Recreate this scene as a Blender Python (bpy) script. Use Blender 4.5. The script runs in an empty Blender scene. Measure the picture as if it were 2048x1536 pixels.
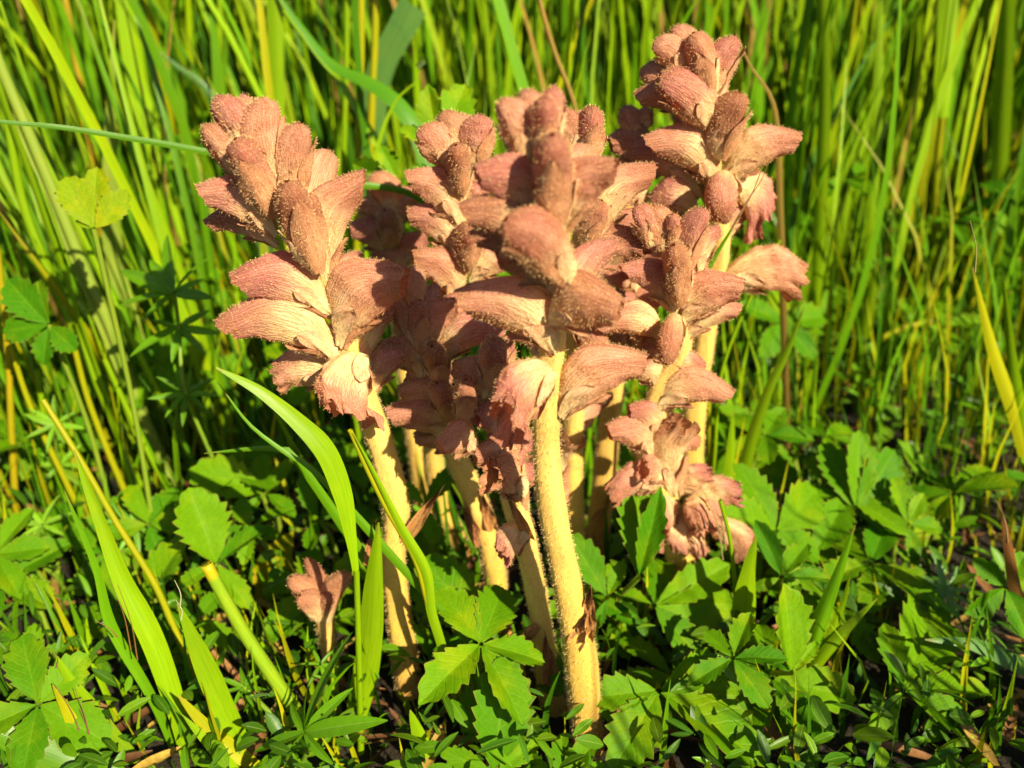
import bpy, math
import numpy as np
from mathutils import Matrix, Vector

# ------------------------------------------------------------------ camera, sky, sun, exposure
S = bpy.context.scene
COL = S.collection
PITCH, CAM_H, FPX = math.radians(25.0), 0.19, 1773.6      # FPX: focal length in photograph pixels (2048 wide)
FOCUS = 0.205
cam = bpy.data.cameras.new('camera'); camo = bpy.data.objects.new('camera', cam); COL.objects.link(camo)
camo.location = (0, 0, CAM_H); camo.rotation_euler = (math.pi/2 - PITCH, 0, 0)
cam.sensor_width = 36.0; cam.lens = 36.0*FPX/2048.0
cam.clip_start = 0.005; cam.clip_end = 400
cam.dof.use_dof = True; cam.dof.focus_distance = FOCUS; cam.dof.aperture_fstop = 12.5
S.camera = camo

SUN_EL, SUN_AZ = math.radians(35), math.radians(36)       # azimuth: to the right of straight behind the camera
W = bpy.data.worlds.new('World'); S.world = W; W.use_nodes = True
nt = W.node_tree; bg = nt.nodes['Background']; bg.inputs['Strength'].default_value = 0.05
sky = nt.nodes.new('ShaderNodeTexSky'); sky.sky_type = 'NISHITA'; sky.sun_disc = False
sky.sun_elevation = SUN_EL; sky.sun_rotation = math.pi - SUN_AZ
nt.links.new(sky.outputs[0], bg.inputs['Color'])
sl = bpy.data.lights.new('sun', 'SUN'); sl.energy = 5.0; sl.angle = math.radians(0.5); sl.color = (1.0, 0.88, 0.66)
so = bpy.data.objects.new('sun', sl); COL.objects.link(so)
sdir = Vector((math.sin(SUN_AZ)*math.cos(SUN_EL), -math.cos(SUN_AZ)*math.cos(SUN_EL), math.sin(SUN_EL)))
so.rotation_euler = sdir.to_track_quat('Z', 'Y').to_euler(); so.location = (0.6, -0.8, 1.0)
V = S.view_settings; V.view_transform = 'Standard'; V.look = 'None'; V.gamma = 1.0; V.exposure = 1.42
V.use_curve_mapping = False
S.render.engine = 'CYCLES'
S.cycles.max_bounces = 5; S.cycles.diffuse_bounces = 3; S.cycles.glossy_bounces = 2; S.cycles.transmission_bounces = 4; S.cycles.transparent_max_bounces = 4
S.cycles.caustics_reflective = False; S.cycles.caustics_refractive = False

# ------------------------------------------------------------------ geometry helpers
FW = np.array((0, math.cos(PITCH), -math.sin(PITCH))); UP = np.array((0, math.sin(PITCH), math.cos(PITCH)))
RT = np.array((1.0, 0, 0)); CAM = np.array((0, 0, CAM_H))
def ray(px, py): return FW + RT*((px-1024)/FPX) + UP*((768-py)/FPX)
def at(px, py, D):                       # point on the pixel's ray at forward ground distance D
    d = ray(px, py); return CAM + d*(D/d[1])
def at_h(px, py, h):                     # point on the pixel's ray at height h above the ground
    d = ray(px, py); return CAM + d*((h-CAM_H)/d[2])
def at_plane(px, py, p, n):
    d = ray(px, py); return CAM + d*(np.dot(p-CAM, n)/np.dot(d, n))
def mpp(p): return float(np.dot(np.asarray(p)-CAM, FW))/FPX       # metres per photograph pixel there
def nrm(v):
    v = np.asarray(v, float); return v/(np.linalg.norm(v, axis=-1, keepdims=True)+1e-12)
def sstep(a, b, x):
    t = np.clip((x-a)/(b-a), 0, 1); return t*t*(3-2*t)
def catmull(P, n):                       # smooth resampling of a polyline with any number of columns
    P = np.asarray(P, float)
    if len(P) == 2: P = np.array([P[0], (P[0]+P[1])/2, P[1]])
    d = np.r_[0, np.cumsum(np.linalg.norm(np.diff(P[:, :3], axis=0), axis=1))]; d /= d[-1]
    E = np.vstack([2*P[0]-P[1], P, 2*P[-1]-P[-2]]); out = []
    for t in np.linspace(0, 1, n):
        i = min(np.searchsorted(d, t, 'right')-1, len(P)-2); i = max(i, 0)
        s = (t-d[i])/(d[i+1]-d[i]+1e-12); a, b, c, e = E[i], E[i+1], E[i+2], E[i+3]
        out.append(.5*(2*b+(c-a)*s+(2*a-5*b+4*c-e)*s*s+(3*b-a-3*c+e)*s**3))
    return np.array(out)
def gridf(nu, nv, wrap=False):
    i, j = np.meshgrid(np.arange(nu-1), np.arange(nv if wrap else nv-1), indexing='ij')
    k = (j+1) % nv
    return np.stack([i*nv+j, i*nv+k, (i+1)*nv+k, (i+1)*nv+j], -1).reshape(-1, 4)
def new_mesh(name, verts, faces, mat, col=None, uv=None, smooth=True):
    verts = np.asarray(verts, np.float32); faces = np.asarray(faces, np.int32); k = faces.shape[1]
    m = bpy.data.meshes.new(name)
    m.vertices.add(len(verts)); m.vertices.foreach_set('co', verts.ravel())
    m.loops.add(faces.size); m.loops.foreach_set('vertex_index', faces.ravel())
    m.polygons.add(len(faces)); m.polygons.foreach_set('loop_start', np.arange(0, faces.size, k, dtype=np.int32))
    m.update(calc_edges=True)
    if smooth: m.polygons.foreach_set('use_smooth', np.ones(len(faces), bool))
    if col is not None:
        c = np.ones((len(verts), 4), np.float32); c[:, :3] = col
        m.attributes.new('Col', 'FLOAT_COLOR', 'POINT').data.foreach_set('color', c.ravel())
    if uv is not None:
        w = np.zeros((len(verts), 3), np.float32); w[:, :uv.shape[1]] = uv
        m.attributes.new('tex', 'FLOAT_VECTOR', 'POINT').data.foreach_set('vector', w.ravel())
    m.materials.append(mat); return m
def put(name, mesh, parent=None, **props):
    o = bpy.data.objects.new(name, mesh); COL.objects.link(o)
    if parent is not None: o.parent = parent
    for k, v in props.items(): o[k] = v
    return o
def root(name, loc, label, category, group=None):
    o = bpy.data.objects.new(name, None); COL.objects.link(o); o.location = tuple(loc); o.empty_display_size = .01
    tag(o, label, category, group); return o
def tag(o, label, category, group=None):
    o['label'] = label; o['category'] = category
    if group: o['group'] = group
    return o

# ------------------------------------------------------------------ materials
def mat_base(name):
    m = bpy.data.materials.new(name); m.use_nodes = True; n = m.node_tree; n.nodes.clear()
    def N(t, **k):
        x = n.nodes.new('ShaderNode'+t)
        for a, b in k.items(): setattr(x, a, b)
        return x
    def L(a, b): n.links.new(a, b)
    return m, N, L
def MATH(N, L, op, a, b=None):
    x = N('Math', operation=op)
    for i, v in enumerate((a, b)):
        if v is None: continue
        if isinstance(v, (int, float)): x.inputs[i].default_value = v
        else: L(v, x.inputs[i])
    return x.outputs[0]
def mix_rgb(N, L, fac, a, b, mode='MIX'):
    x = N('Mix', data_type='RGBA', blend_type=mode)
    for i, v in ((0, fac), (6, a), (7, b)):
        if isinstance(v, (int, float)): x.inputs[i].default_value = v
        elif isinstance(v, tuple): x.inputs[i].default_value = v
        else: L(v, x.inputs[i])
    return x.outputs[2]
def finish(N, L, color, rough, spec, trans, trans_tint, bump=None, bump_d=0.0002, bump_s=.5, sheen=0, coat=0):
    p = N('BsdfPrincipled'); p.inputs['Specular IOR Level'].default_value = spec
    if isinstance(rough, float): p.inputs['Roughness'].default_value = rough
    else: L(rough, p.inputs['Roughness'])
    p.inputs['Sheen Weight'].default_value = sheen; p.inputs['Sheen Roughness'].default_value = .5
    p.inputs['Sheen Tint'].default_value = (1, .75, .45, 1)
    L(color, p.inputs['Base Color']); out = N('OutputMaterial'); sh = p.outputs[0]
    if bump is not None:
        b = N('Bump'); b.inputs['Distance'].default_value = bump_d; b.inputs['Strength'].default_value = bump_s
        L(bump, b.inputs['Height']); L(b.outputs[0], p.inputs['Normal'])
    if trans:
        t = N('BsdfTranslucent'); L(mix_rgb(N, L, 1.0, color, trans_tint, 'MULTIPLY'), t.inputs[0])
        x = N('MixShader'); x.inputs[0].default_value = trans; L(sh, x.inputs[1]); L(t.outputs[0], x.inputs[2]); sh = x.outputs[0]
    L(sh, out.inputs[0])
def noise(N, L, vec, scale, detail=3.0, rough=.55):
    x = N('TexNoise'); x.inputs['Scale'].default_value = scale; x.inputs['Detail'].default_value = detail; x.inputs['Roughness'].default_value = rough
    if vec is not None: L(vec, x.inputs['Vector'])
    return x.outputs[0]
def ramp(N, L, fac, stops):
    x = N('ValToRGB'); e = x.color_ramp.elements
    while len(e) < len(stops): e.new(.5)
    for k, (p, c) in enumerate(stops): e[k].position = p; e[k].color = (c, c, c, 1) if isinstance(c, (int, float)) else (*c, 1)
    L(fac, x.inputs[0]); return x.outputs[0]

def m_petal(name, trans=.38, vein=.45, sheen=.06):
    m, N, L = mat_base(name)
    c = N('Attribute', attribute_name='Col'); t = N('Attribute', attribute_name='tex'); g = N('TexCoord')
    mp = N('Mapping'); mp.inputs['Scale'].default_value = (4.2, .42, 1); L(t.outputs['Vector'], mp.inputs[0])
    wob = noise(N, L, g.outputs['Object'], 180, 2)
    add = N('VectorMath', operation='ADD'); L(mp.outputs[0], add.inputs[0]); L(MATH(N, L, 'MULTIPLY', wob, .5), add.inputs[1])
    v = N('TexVoronoi', feature='DISTANCE_TO_EDGE'); v.inputs['Scale'].default_value = 2.2; L(add.outputs[0], v.inputs['Vector'])
    lines = ramp(N, L, v.outputs[0], [(0, 1), (.10, .25), (.25, 0)])
    speck = noise(N, L, g.outputs['Object'], 2600, 2, .6)
    blot = noise(N, L, g.outputs['Object'], 260, 4, .6)
    col = mix_rgb(N, L, MATH(N, L, 'MULTIPLY', lines, vein), c.outputs['Color'], mix_rgb(N, L, 1.0, c.outputs['Color'], (.62, .34, .30, 1), 'MULTIPLY'))
    col = mix_rgb(N, L, ramp(N, L, blot, [(.38, .55), (.62, 0)]), col, mix_rgb(N, L, 1.0, col, (.86, .70, .58, 1), 'MULTIPLY'))
    col = mix_rgb(N, L, ramp(N, L, speck, [(.55, 0), (.72, .55)]), col, (.85, .52, .25, 1))
    h = MATH(N, L, 'ADD', MATH(N, L, 'MULTIPLY', lines, -.7), MATH(N, L, 'ADD', speck, MATH(N, L, 'MULTIPLY', blot, 1.2)))
    finish(N, L, col, .55, .22, trans, (1.15, .8, .55, 1), h, .00035, .6, sheen)
    return m
M_PET = m_petal('petal_skin'); M_BRACT = m_petal('bract_skin', .12, .4, .06)

def m_stem():
    m, N, L = mat_base('fleshy_stem')
    c = N('Attribute', attribute_name='Col'); t = N('Attribute', attribute_name='tex'); g = N('TexCoord')
    mp = N('Mapping'); mp.inputs['Scale'].default_value = (9, 60, 1); L(t.outputs['Vector'], mp.inputs[0])
    st = noise(N, L, mp.outputs[0], 1.4, 3); bl = noise(N, L, g.outputs['Object'], 120, 4)
    sp = noise(N, L, g.outputs['Object'], 900, 3)
    col = mix_rgb(N, L, ramp(N, L, st, [(.45, 0), (.72, .55)]), c.outputs['Color'], mix_rgb(N, L, 1.0, c.outputs['Color'], (.72, .5, .3, 1), 'MULTIPLY'))
    col = mix_rgb(N, L, ramp(N, L, bl, [(.5, 0), (.75, .5)]), col, (.5, .27, .06, 1))
    col = mix_rgb(N, L, ramp(N, L, sp, [(.70, 0), (.78, .35)]), col, (.33, .14, .04, 1))
    finish(N, L, col, .45, .4, .12, (1.1, .8, .4, 1), MATH(N, L, 'ADD', MATH(N, L, 'MULTIPLY', st, 1.6), sp), .0003, .25, .0)
    return m
M_STEM = m_stem()

def m_hair():
    m, N, L = mat_base('glandular_hair'); c = N('Attribute', attribute_name='Col')
    finish(N, L, c.outputs['Color'], .4, .4, .4, (1, .9, .7, 1)); return m
M_HAIR = m_hair()

def m_grass(name, trans=.22):
    m, N, L = mat_base(name)
    c = N('Attribute', attribute_name='Col'); t = N('Attribute', attribute_name='tex'); g = N('TexCoord')
    mp = N('Mapping'); mp.inputs['Scale'].default_value = (7, 9, 1); L(t.outputs['Vector'], mp.inputs[0])
    st = noise(N, L, mp.outputs[0], 1.6, 2); bl = noise(N, L, g.outputs['Object'], 90, 3)
    col = mix_rgb(N, L, ramp(N, L, st, [(.4, 0), (.7, .6)]), c.outputs['Color'], mix_rgb(N, L, 1.0, c.outputs['Color'], (.55, .68, .5, 1), 'MULTIPLY'))
    col = mix_rgb(N, L, ramp(N, L, bl, [(.5, 0), (.8, .45)]), col, mix_rgb(N, L, 1.0, col, (1.5, 1.1, .8, 1), 'MULTIPLY'))
    sx = N('SeparateXYZ'); L(t.outputs['Vector'], sx.inputs[0]); ax = MATH(N, L, 'ABSOLUTE', sx.outputs[0])
    col = mix_rgb(N, L, ramp(N, L, ax, [(0, .6), (.07, .25), (.14, 0)]), col, mix_rgb(N, L, 1.0, col, (.7, .8, .6, 1), 'MULTIPLY'))
    ln = MATH(N, L, 'SINE', MATH(N, L, 'MULTIPLY', sx.outputs[0], 34.0)); col = mix_rgb(N, L, MATH(N, L, 'MULTIPLY', ramp(N, L, ln, [(.2, 0), (1, 1)]), .22), col, mix_rgb(N, L, 1.0, col, (.6, .7, .5, 1), 'MULTIPLY'))
    spk = noise(N, L, g.outputs['Object'], 900, 2); col = mix_rgb(N, L, ramp(N, L, spk, [(.70, 0), (.76, .55)]), col, (.24, .17, .03, 1))
    finish(N, L, col, .38, .25, trans, (1.25, 1.15, .2, 1), st, .00015, .4)
    return m
M_GRASS = m_grass('grass_skin')

def m_leaf():
    m, N, L = mat_base('toothed_leaf')
    t = N('Attribute', attribute_name='tex'); g = N('TexCoord'); oi = N('ObjectInfo'); c = N('Attribute', attribute_name='Col')
    sp = N('SeparateXYZ'); L(t.outputs['Vector'], sp.inputs[0])
    ab = MATH(N, L, 'ABSOLUTE', sp.outputs[0])
    ph = MATH(N, L, 'MULTIPLY', MATH(N, L, 'SUBTRACT', sp.outputs[1], MATH(N, L, 'MULTIPLY', ab, .27)), 8.0)
    wob = noise(N, L, g.outputs['Object'], 7, 2)
    ph = MATH(N, L, 'ADD', ph, MATH(N, L, 'MULTIPLY', wob, .35))
    fr = MATH(N, L, 'ABSOLUTE', MATH(N, L, 'SUBTRACT', MATH(N, L, 'FRACT', ph), .5))          # .5 at a vein... 0 between
    vein = ramp(N, L, fr, [(.38, 0), (.46, .7), (.5, 1)])
    rib = ramp(N, L, ab, [(0, 1), (.05, .8), (.10, 0)])
    vr = MATH(N, L, 'MAXIMUM', vein, rib)
    small = noise(N, L, g.outputs['Object'], 26, 3); blot = noise(N, L, g.outputs['Object'], 3.5, 3)
    base = mix_rgb(N, L, oi.outputs['Random'], (.036, .135, .0006, 1), (.100, .215, .0006, 1))
    base = mix_rgb(N, L, 1.0, base, c.outputs['Color'], 'MULTIPLY')
    col = mix_rgb(N, L, MATH(N, L, 'MULTIPLY', vr, .28), base, (.13, .25, .008, 1))
    col = mix_rgb(N, L, ramp(N, L, small, [(.4, .5), (.62, 0)]), col, mix_rgb(N, L, 1.0, col, (.7, .78, .7, 1), 'MULTIPLY'))
    col = mix_rgb(N, L, ramp(N, L, blot, [(.5, 0), (.8, .55)]), col, mix_rgb(N, L, 1.0, col, (1.45, 1.2, .8, 1), 'MULTIPLY'))
    ofs = N('VectorMath', operation='ADD'); L(g.outputs['Object'], ofs.inputs[0]); L(MATH(N, L, 'MULTIPLY', oi.outputs['Random'], 37.0), ofs.inputs[1])
    wear = noise(N, L, ofs.outputs[0], 9, 4, .6); age = noise(N, L, ofs.outputs[0], 1.6, 2)
    col = mix_rgb(N, L, ramp(N, L, age, [(.52, 0), (.68, .6)]), col, mix_rgb(N, L, 1.0, col, (2.1, 1.25, .7, 1), 'MULTIPLY'))
    col = mix_rgb(N, L, ramp(N, L, wear, [(.69, 0), (.73, .8)]), col, (.14, .075, .015, 1))
    col = mix_rgb(N, L, ramp(N, L, ab, [(.94, 0), (1.0, .55)]), col, (.22, .12, .03, 1))
    h = MATH(N, L, 'ADD', MATH(N, L, 'MULTIPLY', vr, -1.0), MATH(N, L, 'MULTIPLY', small, .5))
    finish(N, L, col, ramp(N, L, small, [(.3, .45), (.7, .7)]), .09, .24, (1.4, 1.2, .25, 1), h, .0006, .3, .0)
    return m
M_LEAF = m_leaf()
def m_soft(name, trans=.35, rough=.4):
    m, N, L = mat_base(name); c = N('Attribute', attribute_name='Col'); g = N('TexCoord'); t = N('Attribute', attribute_name='tex')
    sp = N('SeparateXYZ'); L(t.outputs['Vector'], sp.inputs[0]); ab = MATH(N, L, 'ABSOLUTE', sp.outputs[0])
    rib = ramp(N, L, ab, [(0, 1), (.08, .6), (.16, 0)]); sm = noise(N, L, g.outputs['Object'], 500, 3)
    col = mix_rgb(N, L, MATH(N, L, 'MULTIPLY', rib, .35), c.outputs['Color'], (.22, .33, .05, 1))
    col = mix_rgb(N, L, ramp(N, L, sm, [(.4, .4), (.65, 0)]), col, mix_rgb(N, L, 1.0, col, (.72, .8, .7, 1), 'MULTIPLY'))
    finish(N, L, col, rough, .22, trans, (1.3, 1.2, .25, 1), MATH(N, L, 'SUBTRACT', sm, rib), .0002, .5); return m
M_SOFT = m_soft('whorl_leaf'); M_COVER = m_soft('ground_leaf', .3)
def m_soil():
    m, N, L = mat_base('darkened_soil'); g = N('TexCoord')
    a = noise(N, L, g.outputs['Object'], 60, 6, .65); b = noise(N, L, g.outputs['Object'], 500, 4, .6)
    col = ramp(N, L, a, [(.3, (.006, .005, .002)), (.55, (.018, .013, .006)), (.75, (.04, .027, .012))])  # soil colour darkened so the gaps between leaves look deeply shaded
    finish(N, L, col, .85, .25, 0, None, MATH(N, L, 'ADD', a, MATH(N, L, 'MULTIPLY', b, .6)), .004, .8); return m
def m_straw():
    m, N, L = mat_base('dry_straw'); c = N('Attribute', attribute_name='Col'); g = N('TexCoord')
    n = noise(N, L, g.outputs['Object'], 700, 3)
    finish(N, L, mix_rgb(N, L, ramp(N, L, n, [(.4, .6), (.65, 0)]), c.outputs['Color'], mix_rgb(N, L, 1.0, c.outputs['Color'], (.6, .5, .4, 1), 'MULTIPLY')), .6, .3, .15, (1, .9, .6, 1), n, .0002, .5); return m
M_SOIL, M_STRAW = m_soil(), m_straw()
def m_dew():
    m, N, L = mat_base('dew_water'); p = N('BsdfPrincipled'); p.inputs['Transmission Weight'].default_value = 1; p.inputs['IOR'].default_value = 1.33
    p.inputs['Roughness'].default_value = .02; o = N('OutputMaterial'); L(p.outputs[0], o.inputs[0]); return m
M_DEW = m_dew()

# ------------------------------------------------------------------ ground
def ground_z(x, y):
    near = np.exp(-(x*x+(y-.3)**2)/4.0)
    return near*(.0025*np.sin(41*x+1)*np.cos(37*y)+.0015*np.sin(97*x+53*y)+.001*np.cos(180*y-77*x)) - .002
def build_ground():
    def ax(lo, hi, n):           # fine near the flowers, coarse towards the horizon
        t = np.linspace(-1, 1, n); return np.sign(t)*(np.abs(t)**4)*hi + t*.35
    X, Y = np.meshgrid(ax(-80, 80, 121), ax(-80, 80, 121)+.3, indexing='ij')
    P = np.stack([X, Y, ground_z(X, Y)], -1).reshape(-1, 3)
    o = put('ground', new_mesh('ground', P, gridf(121, 121), M_SOIL)); o['kind'] = 'structure'
build_ground()

# ------------------------------------------------------------------ broomrape plants
class Hairs:
    def __init__(s): s.P, s.D, s.L, s.C = [], [], [], []
    def scatter(s, rng, verts, faces, per_mm2, lo, hi, col, droop=0.0, lay=None, out=None):
        a, b, c, d = (verts[faces[:, k]] for k in range(4))
        n = np.cross(c-a, d-b); ar = np.linalg.norm(n, axis=1)/2
        if out is not None and np.sum(n*(((a+c)/2)-out(faces))) < 0: n = -n
        k = int(ar.sum()*1e6*per_mm2)
        if k < 1: return
        f = rng.choice(len(faces), k, p=ar/ar.sum()); u, v = rng.random((2, k, 1))
        p = (a[f]*(1-u)+b[f]*u)*(1-v)+(d[f]*(1-u)+c[f]*u)*v
        nn = nrm(n[f])
        nn = nrm(nn + rng.normal(0, .33, nn.shape) + np.array((0, 0, -droop)) + (0 if lay is None else lay))
        s.P.append(p-nn*.00008); s.D.append(nn); s.L.append(rng.uniform(lo, hi, k))
        cc = np.array(col)*rng.uniform(.75, 1.15, (k, 1)); s.C.append(cc)
    def mesh(s, name, off):
        P = np.vstack(s.P)-off; D = np.vstack(s.D); L = np.concatenate(s.L)[:, None]; C = np.vstack(s.C); k = len(P)
        a = nrm(np.cross(D, np.array((.31, .77, .55)))); b = np.cross(D, a); r = .000022
        top = P+D*L+a*L*.15; neck = P+D*L*.72+a*L*.07; g = r*1.9
        V4 = np.stack([P+a*r, P-a*.5*r+b*.87*r, P-a*.5*r-b*.87*r, neck+a*g, neck-a*.5*g+b*.87*g, neck-a*.5*g-b*.87*g, top], 1)
        base = np.arange(k)[:, None]*7
        F = np.concatenate([base+np.array(q) for q in ((0, 1, 4), (0, 4, 3), (1, 2, 5), (1, 5, 4), (2, 0, 3), (2, 3, 5), (3, 4, 6), (4, 5, 6), (5, 3, 6))], 0)
        cols = np.repeat(C, 7, 0)
        return new_mesh(name, V4.reshape(-1, 3), F, M_HAIR, np.clip(cols, 0, 1))

def flower_fn(kind, L, Wd, rng):
    """returns S(u, phi) -> local xyz; x forward, z dorsal"""
    ph = rng.uniform(0, 6.28, 12); bend = rng.uniform(.10, .17)
    a, b = (.38 if kind in ('bud', 'open') else .27)*Wd, .5*Wd
    if kind == 'bud':
        xs = [0, .1, .3, .55, .78, .92, 1]; rd = [.42, .64, .90, 1, .88, .62, .12]; rv = rd; op = fl = ru = notch = 0; bend *= .5
    elif kind == 'open':
        xs = [0, .12, .35, .6, .8, 1]; rd = [.35, .55, .72, .80, .90, 1.0]; rv = [.35, .5, .7, .8, .85, .9]; op = -.06; fl = 1.0; ru = 1.2; notch = .34
    elif kind == 'lip':
        xs = [0, .12, .35, .6, .8, 1]; rd = [.35, .60, .85, .98, .92, .72]; rv = [.35, .56, .78, .90, .95, 1.0]; op = -.10; fl = .55; ru = 1.0; notch = .20
    elif kind == 'dry':
        xs = [0, .12, .35, .6, .8, 1]; rd = [.35, .62, .9, 1, .85, .45]; rv = [.35, .6, .85, .95, .9, .7]; op = .12; fl = .3; ru = .9; notch = .08
    else:
        xs = [0, .14, .34, .58, .78, .92, 1]; rd = [.24, .46, .82, 1, .90, .66, .26]; rv = [.24, .40, .74, .90, .58, .42, .36]; op = .25; fl = .20; ru = .30; notch = .02
    dry = 1.0 if kind == 'dry' else .8 if kind == 'lip' else .35
    def Sf(u, f):
        ven = (1-np.cos(f))/2; dor = 1-ven
        s = u*(1-op*ven**1.5)
        lobe = (.5-.5*np.cos(5*f+ (math.pi if kind == 'open' else 0)))**(3 if kind == 'open' else 1)
        s = s - sstep(.62, 1, u)*notch*lobe*(.4+.6*ven)
        r = np.interp(s, xs, rd)*dor + np.interp(s, xs, rv)*ven
        r = r*(1+.045*np.cos(4*f+ph[0])*sstep(0, .4, s)+.03*np.cos(7*f+ph[1]+2*s)) 
        wr = dry*(.05*np.sin(9*s+3*f+ph[2])+.04*np.sin(17*s-4*f+ph[3])+.03*np.sin(31*s+2*f+ph[4]))*sstep(.1, .5, s)
        r = r*(1+wr)
        x = s*L; cz = L*bend*np.sin(math.pi*np.clip(s, 0, 1)**.85)-L*(.16 if kind == 'tube' else .06)*sstep(.55, 1, s)**1.5
        e = sstep(.70, 1, u); e2 = e*e
        rz = b*r*np.cos(f); ry = a*r*np.sin(f)
        if kind == 'open':
            fz = np.cos(f)*.55*dor**.5 - ven*.55; z = cz+rz+e2*Wd*fl*fz*.75; y = ry*(1+e2*fl*1.0)
            x = x - e2*Wd*.10*dor + e2*Wd*.05*np.sin(11*f+ph[5])
        else:
            z = cz+rz-e2*ven*fl*Wd*.45; y = ry*(1+e2*ven*fl); x = x+e2*ven*fl*Wd*.12
        rf = ru*e2*Wd
        if kind == 'open':
            s_ = (.05*np.sin(13*f+ph[1]+3*u)+.04*np.sin(19*f+ph[2]-5*u)+.03*np.sin(31*f+ph[4]))*e2; x = x+rf*s_*1.6; z = z+rf*s_*np.cos(f)*(.5+np.sin(3*f+ph[0])); rf = rf*.6; x = x+Wd*.12*e*np.sin(2*f+ph[5])
        z = z+rf*(.055*np.sin(8*f+ph[6])+.035*np.sin(15*f+ph[7])+.02*np.sin(27*f+ph[10]))
        y = y+rf*(.05*np.sin(7*f+ph[8])+.03*np.sin(17*f+ph[9])); x = x+rf*(.05*np.sin(9*f+ph[11])+.03*np.sin(23*f+ph[3]))
        return np.stack([x, y, z], -1)
    return Sf

CREAM = np.array((.88, .72, .34)); PINK = np.array((.69, .345, .205)); ROSE = np.array((.50, .185, .150)); BROWN = np.array((.34, .145, .050)); OCHRE = np.array((.48, .25, .075))
def lerp(a, b, t): return a+(b-a)*np.asarray(t)[..., None]

def add_flower(plant, off, hairs, rng, kind, base, tip, Wd, updir, tone=0.0, pale=0.0, bract=True, hd=1.0, roll=0.0):
    base, tip = np.asarray(base), np.asarray(tip)
    L = np.linalg.norm(tip-base); x = (tip-base)/L
    z = nrm(updir-x*np.dot(updir, x)); y = np.cross(z, x)
    if roll: z, y = z*math.cos(roll)+y*math.sin(roll), y*math.cos(roll)-z*math.sin(roll)
    R = np.stack([x, y, z], 0)
    Sf = flower_fn(kind, L, Wd, rng)
    nu, nv = (32, 84) if kind == 'open' else (28, 64) if kind == 'lip' else (26, 44) if kind == 'dry' else (26, 30)
    u, f = np.meshgrid(np.linspace(0, 1, nu), np.arange(nv)*2*math.pi/nv, indexing='ij')
    P = Sf(u, f).reshape(-1, 3)@R+base; F = gridf(nu, nv, True)
    uu = u.ravel(); ff = f.ravel()
    tint = lerp(PINK, ROSE, np.full(uu.shape, rng.uniform(0, 1))); tint = lerp(tint, BROWN, np.full(uu.shape, tone))
    ridge = .5+.5*np.cos(ff); side = np.abs(np.sin(ff))
    c = lerp(CREAM, tint, sstep((.04 if kind == 'bud' else .14)+.28*pale, (.56 if kind == 'bud' else .72)+.28*pale, uu+.10*(ridge-.5)+.05*np.sin(7*ff+2)))
    c = lerp(c, CREAM*.9, .30*side**2*sstep(1, .3, uu)*(.4+.6*min(1, pale+.3)))          # paler flanks, rosier ridge and rim
    c = c*(1-.16*sstep(.55, 1, uu))[:, None]
    c = c*(1+.10*np.sin(5*ff+rng.uniform(0, 6))[:, None]*np.array((.5, 1, 1)))
    c = lerp(c, BROWN*.85, sstep(.86, 1, uu)*rng.uniform(.1, .55)) if kind != 'open' else lerp(c, OCHRE*1.3, sstep(.8, 1, uu)*.5)
    me = new_mesh('flower', P-off, F, M_PET, np.clip(c, 0, 1), np.stack([ff, uu*4+rng.uniform(0, 9)], 1))
    fo = put('flower', me, plant)
    hc = (.92, .62, .27)
    tl = nrm(x)*.35
    ctr = np.repeat(P.reshape(nu, nv, 3).mean(1), nv, 0)
    hairs.scatter(rng, P, F, 1.7*hd*(1.15 if kind != 'open' else .8), .0004, .0009, hc, lay=tl, out=lambda q: ctr[q[:, 0]])
    # sepals and bract wrap the lower part of the tube
    def wrap(name, f0, span, u1, lift, curl, colr):
        a, bq = 15, 8
        t, s = np.meshgrid(np.linspace(0, 1, a), np.linspace(-1, 1, bq), indexing='ij')
        shp = np.sqrt(np.clip(1-t**2.1, 0, 1))*(.75+.25*np.sin(math.pi*t)); fx = f0+span*s*shp
        q = Sf(u1*t*.98, fx); rad = np.stack([0*fx, np.sin(fx), np.cos(fx)], -1)
        q = q+rad*(Wd*(lift*(.35+.65*sstep(0, .35, t))+curl*t**3)+.0001)[..., None]
        q[..., 0] -= .03*L*(1-t)
        q = q+rad*(Wd*.02*np.sin(9*t+5*s+rng.uniform(0, 6)))[..., None]
        Pw = q.reshape(-1, 3)@R+base; Fw = gridf(a, bq)
        cw = lerp(colr[0], colr[1], sstep(.1, .9, t.ravel())); cw = cw*(1-.18*np.abs(s.ravel())[:, None]**3)
        me = new_mesh(name, Pw-off, Fw, M_BRACT, np.clip(cw, 0, 1), np.stack([s.ravel()*2, t.ravel()*3+rng.uniform(0, 9)], 1))
        put(name, me, fo)
        # outward side only, plus a margin fringe
        nF = Fw[:, ::-1] if np.dot(np.cross(Pw[Fw[40, 1]]-Pw[Fw[40, 0]], Pw[Fw[40, 3]]-Pw[Fw[40, 0]]), (rad.reshape(-1, 3)@R)[Fw[40, 0]]) < 0 else Fw
        hairs.scatter(rng, Pw, nF, 1.6*hd, .0005, .0011, (.92, .66, .32), lay=tl)
    if bract:
        sc = (CREAM, lerp(PINK, CREAM, np.array([.25]))[0])
        bl = .62 if kind != 'bud' else .86
        for sg in (1, -1):
            wrap('sepal', math.pi/2*1.15*sg, .62, rng.uniform(.42, .56), .035, rng.uniform(0, .08), sc)
        wrap('bract', math.pi, .95, bl*rng.uniform(.85, 1.05), .06, rng.uniform(-.02, .12), (lerp(OCHRE, PINK, np.array([.5]))[0]*1.1, lerp(PINK, BROWN, np.array([.55]))[0]))
    return fo

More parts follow.
